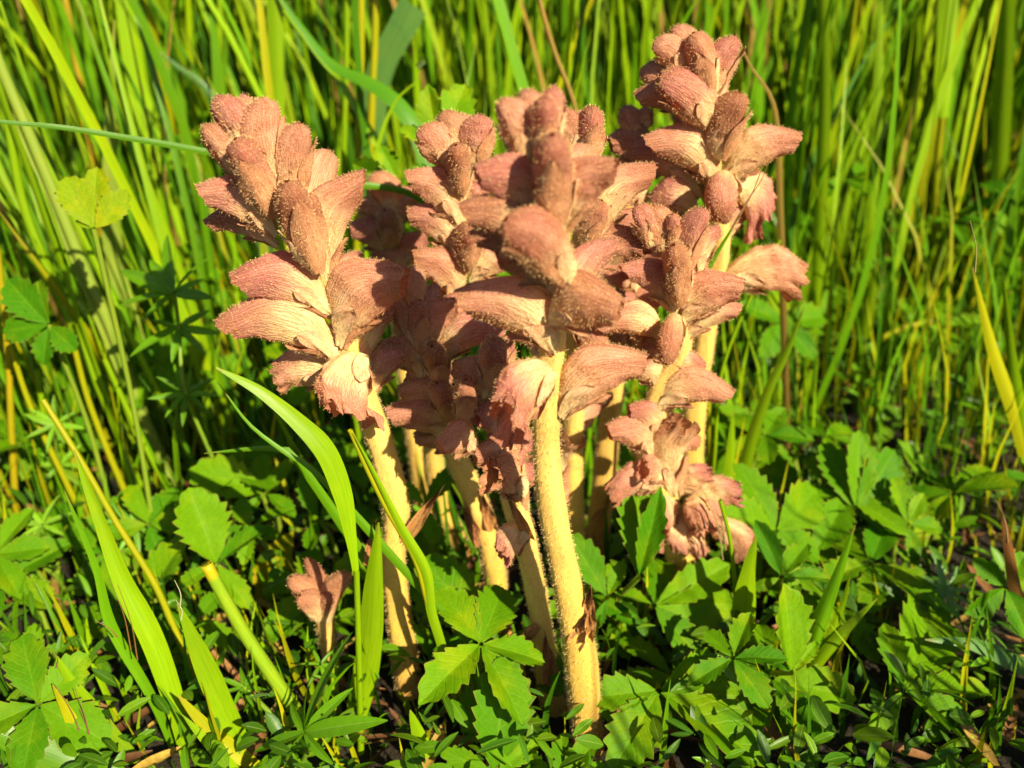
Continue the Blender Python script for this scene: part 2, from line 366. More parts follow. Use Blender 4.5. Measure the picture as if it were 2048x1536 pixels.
def add_plant(label, path, flowers, seed, scales=(), zoom=None, extra=0, hair=1.0, stem_tone=0.0, updirs=None):
    rng = np.random.default_rng(seed)
    pts = np.array([list(at(p[0], p[1], p[2]))+[p[3]*.43*mpp(at(p[0], p[1], p[2])), p[1], p[2]] for p in path])
    if pts[0, 2] > -.004:
        q = pts[0].copy(); dz = q[2]+.004; sl = (pts[0, :2]-pts[1, :2])/max(pts[1, 2]-pts[0, 2], 1e-3)
        q[:2] += np.clip(sl, -.4, .4)*dz; q[2] = -.004; q[3] *= 1.08; pts = np.vstack([q, pts])
    base0 = np.array((pts[0, 0], pts[0, 1], 0.0))
    plant = root('broomrape_plant', base0, label, 'flower', 'broomrape plants in one clump')
    hairs = Hairs()
    Ls = np.linalg.norm(np.diff(pts[:, :3], axis=0), axis=1).sum()
    n = max(int(Ls/.0024), 12); C = catmull(pts, n); nv = 22
    T = nrm(np.gradient(C[:, :3], axis=0)); A = nrm(np.cross(T, (0, 1, 0.2))); B = np.cross(T, A)
    ang = np.arange(nv)*2*math.pi/nv; ph = rng.uniform(0, 6, 4)
    t = np.linspace(0, 1, n)[:, None]
    rr = C[:, 3:4]*(1+.035*np.cos(5*ang[None]+ph[0]+2*t)+.025*np.cos(9*ang[None]+ph[1])+.03*np.sin(40*t+ph[2])+.015*np.sin(71*t+2*ang[None]))
    P = C[:, None, :3]+A[:, None]*(rr*np.cos(ang))[..., None]+B[:, None]*(rr*np.sin(ang))[..., None]
    P = P.reshape(-1, 3); F = gridf(n, nv, True)
    infl = min([f[2] for f in flowers]) if False else None
    tt = np.repeat(t.ravel(), nv)
    c = lerp(np.array((.58, .39, .065)), np.array((.70, .49, .125)), sstep(.15, .6, tt)); c = lerp(c, np.array((.52, .31, .13)), sstep(.6, 1, tt))
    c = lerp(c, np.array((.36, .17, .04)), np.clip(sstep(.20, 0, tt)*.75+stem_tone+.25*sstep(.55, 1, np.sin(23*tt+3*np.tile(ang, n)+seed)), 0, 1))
    me = new_mesh('stem', P-base0, F, M_STEM, np.clip(c, 0, 1), np.stack([np.tile(ang, n), tt*Ls*8], 1))
    so_ = put('stem', me, plant)
    cst = np.repeat(C[:, :3], nv, 0); hairs.scatter(rng, P, F, 1.6*hair, .0005, .0011, (.95, .72, .32), droop=.15, out=lambda q: cst[q[:, 0]])
    order = np.argsort(C[:, 4])
    def Dst(py): return float(np.interp(py, C[order, 4], C[order, 5]))
    def axis(py):
        i = int(np.argmin(np.abs(C[:, 4]-py))); return C[i, :3], T[i]
    z0, z1, zs = zoom
    for fl in flowers:
        kind, bx, by, tx, ty, w, f = fl[:7]; kw = fl[7] if len(fl) > 7 else {}
        bx, by, tx, ty, w = z0+bx/zs, z1+by/zs, z0+tx/zs, z1+ty/zs, w/zs
        D = Dst(by); bp = at(bx, by, D-.35e-3*f); tp = at(tx, ty, D-1e-3*f)
        ap, ad = axis(by); inward = nrm(ap-tp)
        add_flower(plant, base0, hairs, rng, kind, bp, tp, w*1.14*mpp((bp+tp)/2), nrm(ad+inward*.35), hd=hair, **kw)
    # flowers on the far side of the spike
    for k in range(extra):
        ys = sorted(z1+f[2]/zs for f in flowers); py = ys[0]+(ys[-1]-ys[0])*(.3+.7*(k+.3)/extra)
        ap, ad = axis(py); az = (-1)**k*rng.uniform(.15, .9)
        d = nrm(np.array((math.sin(az), math.cos(az), 0))*.8+ad*.75); Lf = rng.uniform(.019, .025)
        add_flower(plant, base0, hairs, rng, 'tube' if k > extra*.3 else 'bud', ap+d*.001, ap+d*Lf, Lf*.42, ad, hd=hair*.5)
    for (px, py, tx, ty, w, f, brown) in scales:           # dry scale leaves on the stem
        p = at(px, py, Dst(py)-.003); q = at(tx, ty, Dst(py)-.003-1e-3*f); L = np.linalg.norm(q-p); x = (q-p)/L
        y = nrm(np.cross(x, nrm(p-CAM))); z = np.cross(x, y); a, b = 14, 6; wm = w*1.1*mpp(p)/2
        t2, s2 = np.meshgrid(np.linspace(0, 1, a), np.linspace(-1, 1, b), indexing='ij')
        hw = wm*(np.clip(1-t2, 0, 1)**.7)*(.7+.6*np.sin(math.pi*t2)); 
        Q = p+x*(t2*L)[..., None]+y*(s2*hw)[..., None]+z*((s2**2)*hw*.6+.10*L*np.sin(5*t2+2*s2)*t2+wm*.35*np.sin(14*t2+5*s2))[..., None]
        cc = lerp(np.array((.62, .34, .09)), np.array((.24, .09, .03)), np.clip(t2.ravel()*.7+brown+.3*np.sin(7*s2.ravel()+9*t2.ravel()), 0, 1))
        sc = put('scale_leaf', new_mesh('scale_leaf', Q.reshape(-1, 3)-base0, gridf(a, b), M_BRACT, cc, np.stack([s2.ravel()*2, t2.ravel()*3], 1)), plant)
    put('glandular_hairs', hairs.mesh('glandular_hairs', base0), plant, kind='stuff')
    return plant

Z1, Z2, Z3, Z4, ZR = (380, 160, 2.133), (800, 150, 2.104), (700, 520, 2.56), (1100, 560, 2.56), (1180, 30, 2.363)
def cv(fl, a, b):       # flowers measured in one enlargement -> another's coordinates
    out = []
    for f in fl:
        g = lambda x, y: ((a[0]+x/a[2]-b[0])*b[2], (a[1]+y/a[2]-b[1])*b[2])
        (x1, y1), (x2, y2) = g(f[1], f[2]), g(f[3], f[4]); out.append((f[0], x1, y1, x2, y2, f[5]*b[2]/a[2], *f[6:]))
    return out

add_plant('outward tilting broomrape spike with frilly open lowest flower, its yellow stem crossed by grass',
    [(822, 1402, .198, 62), (805, 1290, .199, 60), (786, 1130, .2, 56), (792, 1020, .2, 62), (765, 900, .2, 62), (740, 830, .2, 60), (708, 730, .2, 56), (690, 640, .2, 48), (655, 560, .2, 46), (605, 450, .199, 40), (560, 360, .198, 30), (515, 270, .197, 18)],
    [('tube', 635, 1190, 115, 985, 225, 5, dict(pale=.7)), ('tube', 600, 985, 180, 800, 205, 6), ('tube', 360, 650, 40, 425, 175, 6, dict(pale=.2)),
     ('tube', 370, 700, 62, 570, 130, -1, dict(tone=.5)), ('tube', 590, 850, 690, 365, 190, 3, dict(pale=.8)), ('tube', 645, 1115, 895, 775, 255, 6),
     ('tube', 750, 1240, 840, 930, 130, -2, dict(pale=.9)), ('bud', 540, 790, 405, 420, 190, 12, dict(tone=.6)), ('bud', 560, 720, 500, 480, 110, 7, dict(tone=.4)),
     ('bud', 350, 560, 195, 240, 190, 9, dict(tone=.35)), ('bud', 370, 430, 285, 75, 175, 3), ('bud', 450, 480, 445, 180, 155, 4, dict(tone=.2)),
     ('bud', 250, 290, 125, 60, 130, 1), ('bud', 215, 400, 75, 180, 115, 2, dict(tone=.3)), ('bud', 320, 330, 215, 60, 120, -3),
     ('lip', 715, 1170, 650, 1420, 235, 11, dict(pale=.15)), ('dry', 640, 1270, 350, 1240, 160, -4, dict(pale=.4)), ('tube', 770, 1330, 900, 1130, 150, -4), ('bud', 300, 470, 250, 230, 120, 4, dict(tone=.2))],
    11, scales=[(806, 1085, 885, 975, 26, 2, .2), (735, 1130, 752, 1040, 20, -2, .5)], zoom=Z1, extra=4)

add_plant('nearest broomrape spike with thick hairy yellow stem and torn scale leaf at its swollen foot',
    [(1178, 1510, .176, 72), (1160, 1310, .176, 78), (1135, 1170, .176, 66), (1105, 1020, .175, 66), (1092, 880, .174, 64), (1097, 750, .172, 66), (1108, 660, .170, 58), (1104, 580, .168, 52), (1104, 480, .167, 45), (1100, 340, .166, 30), (1088, 230, .165, 16)],
    [('tube', 650, 1150, 255, 880, 235, 7, dict(pale=.3)), ('tube', 640, 1030, 930, 935, 250, 12, dict(tone=.55)), ('bud', 700, 850, 460, 580, 195, 17, dict(tone=.35)),
     ('tube', 600, 760, 265, 510, 200, 5, dict(tone=.55, pale=.4)), ('tube', 570, 580, 330, 360, 195, 6), ('bud', 650, 620, 640, 235, 200, 13, dict(tone=.3)),
     ('tube', 690, 660, 885, 330, 195, 8), ('bud', 610, 340, 608, 85, 140, 6), ('bud', 540, 350, 450, 90, 140, 2), ('bud', 590, 260, 530, 55, 115, -1), ('bud', 650, 280, 640, 45, 115, -1),
     ('tube', 560, 800, 300, 640, 150, 2, dict(tone=.5)), ('lip', 625, 1240, 430, 1440, 260, 13, dict(pale=.15)), ('tube', 680, 1420, 1020, 1150, 225, 4),
     ('tube', 640, 900, 420, 720, 190, 8, dict(tone=.3))],
    12, scales=[(1150, 1290, 1172, 1235, 34, 2, .1), (1172, 1275, 1182, 1170, 36, -1, .3)], zoom=Z2, extra=4)

add_plant('low broomrape head tucked behind the nearest spike, small bud on its slim stem',
    [(1115, 1430, .19, 55), (1098, 1370, .19, 55), (1080, 1230, .191, 48), (1055, 1100, .192, 52), (1030, 1010, .194, 58), (1010, 900, .195, 50), (990, 800, .196, 40), (985, 700, .196, 20)],
    [('bud', 740, 640, 735, 395, 175, 7, dict(tone=.2)), ('bud', 780, 600, 800, 400, 110, 2), ('tube', 690, 700, 545, 510, 190, 2, dict(tone=.2)), ('tube', 650, 960, 450, 915, 180, 9),
     ('dry', 880, 1190, 715, 1050, 210, 9, dict(tone=.3)), ('tube', 900, 1260, 830, 1000, 150, 3), ('bud', 600, 820, 590, 600, 150, 6, dict(tone=.3)), ('tube', 800, 800, 930, 620, 160, -2),
     ('dry', 860, 1560, 830, 1350, 0.1, 0), ('dry', 900, 1410, 780, 1440, 150, 6, dict(pale=.9))][:8]+[('dry', 900, 1400, 760, 1500, 150, 9, dict(pale=.8)), ('tube', 790, 900, 640, 760, 170, 6), ('tube', 850, 1100, 640, 950, 190, 4), ('tube', 830, 1040, 960, 880, 150, 0), ('tube', 850, 1180, 960, 1040, 140, 0)],
    13, scales=[(1075, 1250, 1040, 1290, 24, 1, .5), (1105, 1370, 1090, 1265, 34, 3, .6), (1060, 1080, 1012, 985, 22, 4, .2)], zoom=Z3, extra=2, stem_tone=.0)

add_plant('shaded dark pink broomrape head squeezed between the outward tilting spike and the nearest spike',
    [(1000, 1250, .224, 52), (985, 1120, .222, 54), (950, 1000, .22, 56), (915, 920, .218, 52), (885, 840, .215, 45), (860, 740, .213, 40), (845, 650, .212, 30), (838, 590, .211, 18)],
    [('bud', 330, 460, 255, 170, 130, 2), ('bud', 360, 470, 350, 195, 130, 6), ('tube', 420, 480, 510, 180, 170, 4), ('bud', 330, 260, 330, 30, 150, -2, dict(tone=.3)),
     ('tube', 370, 600, 165, 400, 160, 6, dict(tone=.4)), ('bud', 470, 620, 415, 425, 140, 12, dict(tone=.7)), ('tube', 470, 520, 795, 310, 195, 5),
     ('tube', 500, 900, 195, 740, 200, 8), ('bud', 520, 820, 440, 615, 140, 12, dict(tone=.1)), ('tube', 430, 700, 300, 560, 170, 2), ('bud', 420, 380, 420, 120, 110, -1), ('tube', 560, 980, 330, 880, 170, 3), ('tube', 540, 900, 640, 690, 170, 3), ('tube', 470, 760, 250, 640, 170, 5), ('tube', 480, 560, 330, 340, 150, 0)],
    14, scales=[(960, 1090, 925, 1010, 26, 2, .9), (985, 1060, 965, 985, 24, 3, .4)], zoom=Z3, extra=3)

add_plant('slender broomrape spike with crowded upright buds standing behind the shaded head',
    [(905, 1060, .26, 48), (880, 1000, .258, 46), (865, 900, .25, 44), (880, 760, .242, 42), (905, 600, .238, 42), (905, 450, .236, 36), (900, 330, .235, 28), (900, 250, .235, 14)],
    [('bud', 205, 370, 105, 205, 130, 3), ('bud', 240, 320, 205, 145, 110, 0, dict(tone=.4, pale=.4)), ('bud', 315, 370, 330, 165, 140, 3), ('bud', 260, 490, 235, 285, 120, 10, dict(tone=.6)),
     ('tube', 260, 640, 40, 385, 160, 5, dict(pale=.3)), ('tube', 245, 750, 42, 545, 155, 2, dict(pale=.2)), ('tube', 250, 950, 72, 725, 165, 6, dict(tone=.2)),
     ('bud', 280, 800, 290, 620, 130, 9, dict(tone=.6)), ('tube', 300, 860, 480, 720, 160, 1, dict(pale=.6)), ('bud', 270, 340, 265, 160, 100, -3), ('tube', 300, 600, 420, 470, 150, 0)],
    15, zoom=Z2, extra=4)

add_plant('small shaded broomrape head behind a level grass blade, beside the slender spike',
    [(840, 960, .285, 40), (805, 700, .275, 36), (780, 520, .27, 30), (765, 400, .268, 16)],
    [('bud', 860, 560, 800, 390, 120, 2, dict(tone=.3)), ('tube', 900, 660, 720, 500, 130, 3, dict(tone=.2)), ('bud', 860, 700, 830, 550, 110, 8, dict(tone=.5)), ('tube', 830, 740, 690, 600, 130, 4),
     ('tube', 880, 620, 960, 480, 120, 0), ('tube', 900, 860, 790, 700, 140, 3), ('tube', 930, 800, 990, 640, 120, 1)],
    16, zoom=Z1, extra=2)

add_plant('broomrape mostly hidden by the nearest spike, one cream based flower and pale withered capsule showing',
    [(1148, 1070, .235, 50), (1145, 950, .233, 50), (1150, 750, .228, 42), (1160, 550, .224, 42), (1170, 400, .222, 34), (1170, 250, .222, 14)],
    [('tube', 820, 720, 1050, 350, 195, 4, dict(pale=.9)), ('dry', 800, 810, 1030, 680, 165, 5, dict(tone=.45)), ('bud', 740, 340, 700, 135, 100, 2, dict(tone=.4)), ('bud', 800, 360, 805, 125, 130, 3, dict(tone=.1)),
     ('tube', 770, 560, 900, 380, 140, 0), ('bud', 770, 1380, 760, 1160, 120, 2), ('dry', 700, 1780, 720, 1480, 140, 5, dict(pale=1.2)), ('tube', 770, 1180, 860, 1000, 150, 1), ('bud', 770, 300, 760, 150, 90, -3), ('tube', 780, 920, 970, 770, 170, 3), ('tube', 775, 1050, 940, 910, 175, 4, dict(pale=.3)), ('bud', 780, 700, 840, 520, 120, 6, dict(tone=.3)), ('tube', 760, 1300, 900, 1180, 160, 2), ('tube', 780, 640, 690, 480, 140, 1)],
    17, zoom=Z2, extra=3)

add_plant('deeply shaded broomrape with orange stem behind the rest of the clump',
    [(1195, 1070, .255, 52), (1215, 880, .254, 52), (1235, 700, .252, 46), (1255, 450, .252, 40), (1262, 250, .252, 16)],
    [('bud', 210, 580, 170, 425, 95, 2), ('bud', 270, 530, 250, 435, 70, 0, dict(pale=.5)), ('tube', 280, 700, 95, 560, 160, 3, dict(tone=.3)), ('tube', 240, 800, 120, 690, 140, 2), ('tube', 300, 760, 420, 620, 140, 0), ('tube', 260, 900, 130, 800, 150, 2), ('tube', 250, 1050, 130, 930, 150, 2), ('tube', 220, 1300, 110, 1170, 150, 5), ('tube', 215, 1450, 105, 1330, 160, 5), ('tube', 230, 1230, 330, 1110, 140, 3), ('tube', 205, 1580, 100, 1460, 150, 5), ('tube', 220, 1420, 320, 1300, 150, 4), ('tube', 190, 1640, 300, 1540, 150, 3)],
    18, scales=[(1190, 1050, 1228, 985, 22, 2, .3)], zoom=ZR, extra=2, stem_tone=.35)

r1 = [('bud', 290, 1080, 235, 890, 120, 2), ('bud', 340, 1100, 310, 895, 125, 1, dict(tone=.3)), ('bud', 395, 1100, 390, 935, 90, 4, dict(pale=.7)), ('bud', 460, 1180, 515, 905, 130, 5), ('bud', 430, 1350, 395, 1070, 150, 12, dict(tone=.6)),
      ('tube', 520, 1220, 590, 985, 120, -1, dict(pale=.8)), ('tube', 400, 1410, 168, 1150, 150, 7), ('tube', 440, 1450, 715, 1230, 200, 8), ('tube', 440, 1530, 705, 1350, 150, 2, dict(pale=1.1))]
r1b = [('bud', 650, 190, 590, 420, 140, 16, dict(tone=.5)), ('tube', 580, 310, 230, 190, 180, 6, dict(pale=.5)), ('tube', 545, 530, 430, 430, 140, 2, dict(pale=1)), ('tube', 550, 650, 940, 540, 200, 7),
       ('tube', 525, 880, 305, 720, 175, 7), ('dry', 640, 1080, 640, 695, 180, 7, dict(pale=1.3)), ('dry', 590, 1030, 285, 1085, 165, 5, dict(tone=.0)), ('dry', 720, 1130, 985, 1070, 165, 5, dict(pale=.9)),
       ('dry', 740, 1120, 790, 1290, 200, 14, dict(tone=.3)), ('dry', 660, 1180, 500, 1330, 170, 10, dict(pale=.6)), ('dry', 690, 1200, 660, 1400, 160, 10, dict(pale=.7)), ('dry', 820, 1220, 1030, 1420, 170, 5),
       ('bud', 230, 430, 190, 210, 130, 4, dict(tone=.4)), ('tube', 545, 790, 420, 630, 150, 5, dict(pale=.6)), ('tube', 560, 900, 770, 800, 150, 1, dict(pale=.8)), ('dry', 600, 1010, 470, 940, 150, 7, dict(pale=.3)), ('dry', 680, 1070, 830, 980, 150, 3, dict(pale=.8)), ('dry', 700, 1180, 890, 1240, 170, 8, dict(pale=.3)), ('dry', 640, 1150, 550, 1260, 160, 13, dict(pale=.4)), ('dry', 720, 1240, 770, 1420, 150, 9, dict(pale=.6)), ('tube', 640, 420, 480, 300, 150, 3, dict(pale=.4)), ('tube', 600, 480, 800, 420, 150, 2, dict(pale=.8))]
add_plant('broomrape flowering almost to the ground, withered pale capsules at its foot among toothed leaves',
    [(1380, 1180, .225, 60), (1360, 1120, .225, 62), (1330, 1000, .223, 62), (1298, 910, .222, 55), (1305, 850, .221, 52), (1320, 780, .22, 55), (1358, 710, .219, 50), (1362, 620, .218, 45), (1352, 530, .217, 34), (1342, 450, .217, 16)],
    r1+cv(r1b, Z4, ZR), 19, zoom=ZR, extra=4)

add_plant('tallest broomrape spike, its topmost buds standing above the whole clump against the grass',
    [(1395, 1090, .262, 52), (1385, 930, .26, 52), (1390, 810, .258, 52), (1420, 600, .252, 48), (1440, 480, .248, 48), (1430, 360, .245, 44), (1420, 270, .243, 36), (1405, 180, .241, 28), (1382, 80, .24, 12)],
    [('tube', 590, 810, 275, 540, 195, 6, dict(pale=.6)), ('tube', 640, 800, 985, 535, 195, 6, dict(pale=.6)), ('lip', 680, 800, 830, 940, 180, -2, dict(bract=False, roll=.6)), ('bud', 640, 760, 610, 960, 175, 16, dict(tone=.3)),
     ('bud', 610, 660, 690, 360, 165, 10, dict(tone=.6)), ('bud', 570, 500, 345, 265, 185, 8, dict(tone=.1)), ('tube', 450, 460, 215, 350, 140, 0), ('bud', 420, 360, 250, 240, 130, -2),
     ('bud', 570, 350, 490, 75, 160, 6, dict(tone=.4)), ('bud', 450, 260, 318, 105, 120, 3), ('bud', 470, 200, 410, 45, 110, 0), ('bud', 580, 360, 668, 95, 130, 3),
     ('tube', 520, 840, 150, 580, 190, -4), ('tube', 500, 900, 280, 850, 200, -2), ('dry', 640, 1250, 1025, 1215, 215, 3, dict(pale=.0)), ('tube', 540, 640, 420, 440, 150, -2), ('tube', 640, 1050, 760, 860, 150, -3)],
    20, zoom=ZR, extra=5)

add_plant('stunted brown withered broomrape standing alone, barely taller than the leaves',
    [(685, 1405, .198, 36), (660, 1310, .2, 36), (648, 1225, .2, 44), (645, 1195, .2, 30)],
    [('bud', 632, 1228, 588, 1150, 46, 4, dict(tone=.45, pale=.5, bract=False)), ('bud', 650, 1245, 688, 1140, 44, 3, dict(tone=.55, bract=False)), ('bud', 636, 1220, 622, 1115, 34, 0, dict(tone=.6, bract=False)), ('bud', 638, 1236, 603, 1186, 44, 8, dict(tone=.35, pale=.6, bract=False)), ('bud', 646, 1238, 660, 1185, 34, 6, dict(tone=.5, bract=False))],
    21, zoom=(0, 0, 1.0), hair=.6, stem_tone=.35)

# ------------------------------------------------------------------ grass
LIME, GREEN, DEEP, YELL, TAN, PALE, BLUE, RED = ((.165, .280, .002), (.085, .205, .002), (.04, .12, .003), (.27, .27, .003), (.24, .155, .03), (.20, .27, .03), (.075, .165, .03), (.20, .08, .025))
rg = np.random.default_rng(5)
def ribbon(P, w, col, rng, twist=0.0, tip=True, butt=.75, fold=.25, nseg=None):
    """leaf blade: P from tip to root"""
    n = nseg or max(10, int(len(P)*7)); C = catmull(P, n); T = nrm(np.gradient(C[:, :3], axis=0))
    t = np.linspace(0, 1, n); view = nrm(C[:, :3]-CAM); sd = nrm(np.cross(T, view)); nn = np.cross(sd, T)
    tw = twist+.35*np.sin(2.2*t+rng.uniform(0, 6)); sd2 = sd*np.cos(tw)[:, None]+nn*np.sin(tw)[:, None]; nn2 = np.cross(sd2, T)
    hw = w*.5*(np.clip(t/.42, 0, 1)**.7 if tip else np.ones(n))*(1-(1-butt)*sstep(.6, 1, t)); hw = np.maximum(hw, w*.03)
    s = np.linspace(-1, 1, 5); hw = hw*(1+.05*np.sin(13*t+rng.uniform(0, 6)))
    Q = C[:, None, :3]+sd2[:, None]*(hw[:, None]*s)[..., None]+nn2[:, None]*(hw[:, None]*fold*np.abs(s))[..., None]
    c = np.ones((n, 5, 1))*np.array(col)*rng.uniform(.9, 1.1); c = c*(1+.12*np.sin(5*t+rng.uniform(0, 6)))[:, None, None]
    c[:2] = lerp(c[:2], np.array(TAN), np.full(c[:2].shape[:2], .4 if tip else 0))
    uvt = np.stack([np.tile(s, (n, 1)), np.repeat(t[:, None]*.6, 5, 1)], -1)
    return Q.reshape(-1, 3), gridf(n, 5), c.reshape(-1, 3), uvt.reshape(-1, 2)
def tube(P, w0, w1, col, rng, col2=None, nseg=None, nv=9):
    n = nseg or max(10, int(len(P)*6)); C = catmull(P, n)[:, :3]; T = nrm(np.gradient(C, axis=0)); A = nrm(np.cross(T, (0.1, 1, 0.2))); B = np.cross(T, A)
    t = np.linspace(0, 1, n); r = (w0+(w1-w0)*t)/2; a = np.arange(nv)*2*math.pi/nv
    Q = C[:, None]+A[:, None]*(r[:, None]*np.cos(a))[..., None]+B[:, None]*(r[:, None]*np.sin(a))[..., None]
    c = lerp(np.array(col), np.array(col2 or col), np.repeat(t, nv)); return Q.reshape(-1, 3), gridf(n, nv, True), c, np.stack([np.tile(a/2, n), np.repeat(t*.6, nv)], 1)
def to_ground(pts):
    p, q = pts[-1], pts[-2]
    if p[2] > -.004:
        sl = (p[:2]-q[:2])/max(q[2]-p[2], .01); sl = np.clip(sl, -.8, .8); e = np.array([*(p[:2]+sl*(p[2]+.004)), -.004])
        pts = pts+[(p+e)/2+np.array((0, 0, .0)), e]
    return pts
def blade(name, px, D, wpx, col, label, cat='grass', lean=0.0, kind='blade', ground=True, group=None, twist=0.0, fold=.25, tip=True, seed=None, butt=.75, tipcol=None):
    """px: (x, y) photograph pixels from the top end to the root; D forward distance of the root; lean: extra distance at the top"""
    n = len(px); pts = [at(x, y, D+lean*(1-i/(n-1))) for i, (x, y) in enumerate(px)]
    w = wpx*mpp(pts[n//2])*(1.22 if kind == 'blade' else 1.0)
    if ground: pts = to_ground(pts)
    base = np.array((*pts[-1][:2], 0.0)) if ground else pts[-1]
    r = np.random.default_rng(seed or int(px[0][0]*7+px[0][1]*3+9999))
    q = ribbon(pts, w, col, r, twist, fold=fold, tip=tip, butt=butt) if kind == 'blade' else tube(pts, w*(.75), w, col, r)
    if tipcol is not None:
        q = list(q); q[2][:9*3] = np.array(tipcol); m0 = len(q[0]); c0 = q[0][:9].mean(0); q[0] = np.vstack([q[0], c0[None]+(q[0][9:18].mean(0)-c0)*.35]); q[2] = np.vstack([q[2], np.array(tipcol)[None]*.8]); q[3] = np.vstack([q[3], [[0, 0]]])
        q[1] = np.vstack([q[1], [[(k+1) % 9, k, m0, m0] for k in range(9)]]) if False else np.vstack([q[1], [[(2*k+2) % 9, (2*k+1) % 9, 2*k, m0] for k in range(4)]+[[0, 8, 8-0, m0]][:0]])
    o = put(name, new_mesh(name, q[0]-base, q[1], M_GRASS, np.clip(q[2], 0, 1), q[3])); o.location = tuple(base)
    return tag(o, label, cat, group)

B = lambda *a, **k: blade('grass_shoot', *a, **k)
Cm = lambda *a, **k: blade('grass_culm', *a, kind='culm', **k)
# grass beside and behind the outward tilting spike
Cm([(-30, 40), (0, 130), (68, 292), (130, 443), (172, 547), (224, 662), (271, 797), (330, 930), (362, 1010)], .30, 27, PALE, 'thick pale shiny grass culm slanting past the whorled bedstraw plants')
B([(-10, 95), (20, 190), (60, 300), (110, 400), (150, 500)], .30, 26, PALE, 'pale sheath leaf clasping the thick shiny grass culm', twist=.3)
Cm([(-5, 150), (16, 250), (52, 427), (130, 615), (208, 797), (275, 955)], .30, 21, LIME, 'lime grass culm running alongside the thick pale shiny culm')
Cm([(120, -40), (130, 0), (172, 235), (188, 344), (205, 480), (240, 640)], .42, 17, (.34, .23, .012), 'orange yellow ripening grass culm above the yellowish toothed leaf')
B([(240, -60), (255, 0), (276, 172), (313, 292), (354, 453), (400, 620)], .43, 34, LIME, 'broad lime grass leaf with a fold line, beside the tilting spike', tip=False)
B([(160, -60), (172, 0), (190, 110), (203, 190), (250, 420)], .50, 28, LIME, 'wide lime grass leaf behind the orange yellow culm')
B([(229, 40), (224, 180), (222, 330), (228, 500), (263, 649), (315, 858), (345, 960)], .34, 30, PALE, 'long greyish pale grass leaf passing behind the bedstraw whorls', fold=.35)
B([(-420, 195), (-30, 240), (100, 252), (210, 268), (420, 305), (620, 348), (700, 366), (830, 392), (900, 480), (930, 640)], .275, 12, (.07, .18, .003), 'long green grass leaf lying level, crossing behind the tilting spike', twist=.2, lean=-.05)
B([(545, -60), (548, 0), (551, 130), (552, 260), (560, 480)], .36, 28, LIME, 'broad bright upright grass leaf rising behind the top of the tilting spike', tip=False)
B([(415, -50), (425, 30), (438, 160), (445, 330)], .42, 30, GREEN, 'upright mid green grass leaf beside the broad bright leaf behind the spike')
B([(300, 90), (350, 130), (420, 190), (470, 330)], .40, 24, BLUE, 'bluish grass leaf arching over behind the tilting spike')
Cm([(-5, 500), (15, 700), (25, 900), (35, 1080)], .28, 15, (.32, .26, .006), 'yellow grass culm standing at the edge of the toothed leaf patch')
Cm([(75, 740), (90, 860), (100, 1000)], .28, 15, LIME, 'short lime culm next to the yellow culm by the toothed leaf patch')
Cm([(20, 690), (60, 810), (130, 960), (200, 1100)], .27, 13, YELL, 'thin yellow green culm slanting behind the cranesbill fan leaf')
Cm([(150, 700), (180, 810), (240, 960), (300, 1090)], .27, 14, YELL, 'yellowish slanting culm between two lime culms near bedstraw')
Cm([(210, 720), (260, 830), (310, 930), (360, 1020)], .28, 14, LIME, 'lime culm slanting under the bedstraw whorls')
# lower foreground, around the cut culm
B([(148, 900), (201, 1040), (249, 1164), (307, 1279), (355, 1423), (385, 1540), (400, 1600)], .172, 36, LIME, 'stout lime folded grass shoot slanting up from beneath the awned spikelets', fold=.5, lean=.012)
Cm([(86, 800), (158, 915), (230, 1040), (307, 1164), (350, 1260)], .2, 15, YELL, 'thin yellow culm with a bent tip crossing over the stout folded shoot', lean=.01)
B([(129, 982), (192, 1135), (225, 1255), (307, 1400), (364, 1536)], .178, 18, GREEN, 'thin green leaf hugging the stout folded shoot')
Cm([(412, 1128), (479, 1250), (540, 1345), (589, 1418), (625, 1480)], .18, 31, (.20, .32, .012), 'thick hollow grass stalk cut off short with a yellow end', tipcol=(.40, .34, .01))
B([(355, 1207), (398, 1303), (446, 1409), (479, 1490), (500, 1570)], .172, 40, LIME, 'bright lime grass leaf with thin awns at its tip beside the cut stalk')
B([(105, 1303), (158, 1389), (215, 1460), (259, 1509)], .172, 26, LIME, 'short lime spikelet leaf near the dark lower corner')
B([(-60, 1440), (0, 1470), (80, 1502), (160, 1530), (240, 1575)], .160, 62, GREEN, 'wide green grass leaf lying flat under the purple tinged spikelet')
B([(355, 1390), (431, 1471), (517, 1536), (560, 1570)], .168, 26, YELL, 'yellow leaf slanting under the bright awned leaf')
B([(365, 1430), (420, 1490), (470, 1540), (510, 1580)], .165, 18, LIME, 'narrow lime leaf below the yellow slanting leaf')
B([(105, 1370), (158, 1470), (192, 1536), (215, 1580)], .165, 24, YELL, 'purple tinged spikelet leaf with long awns over the wide flat leaf')
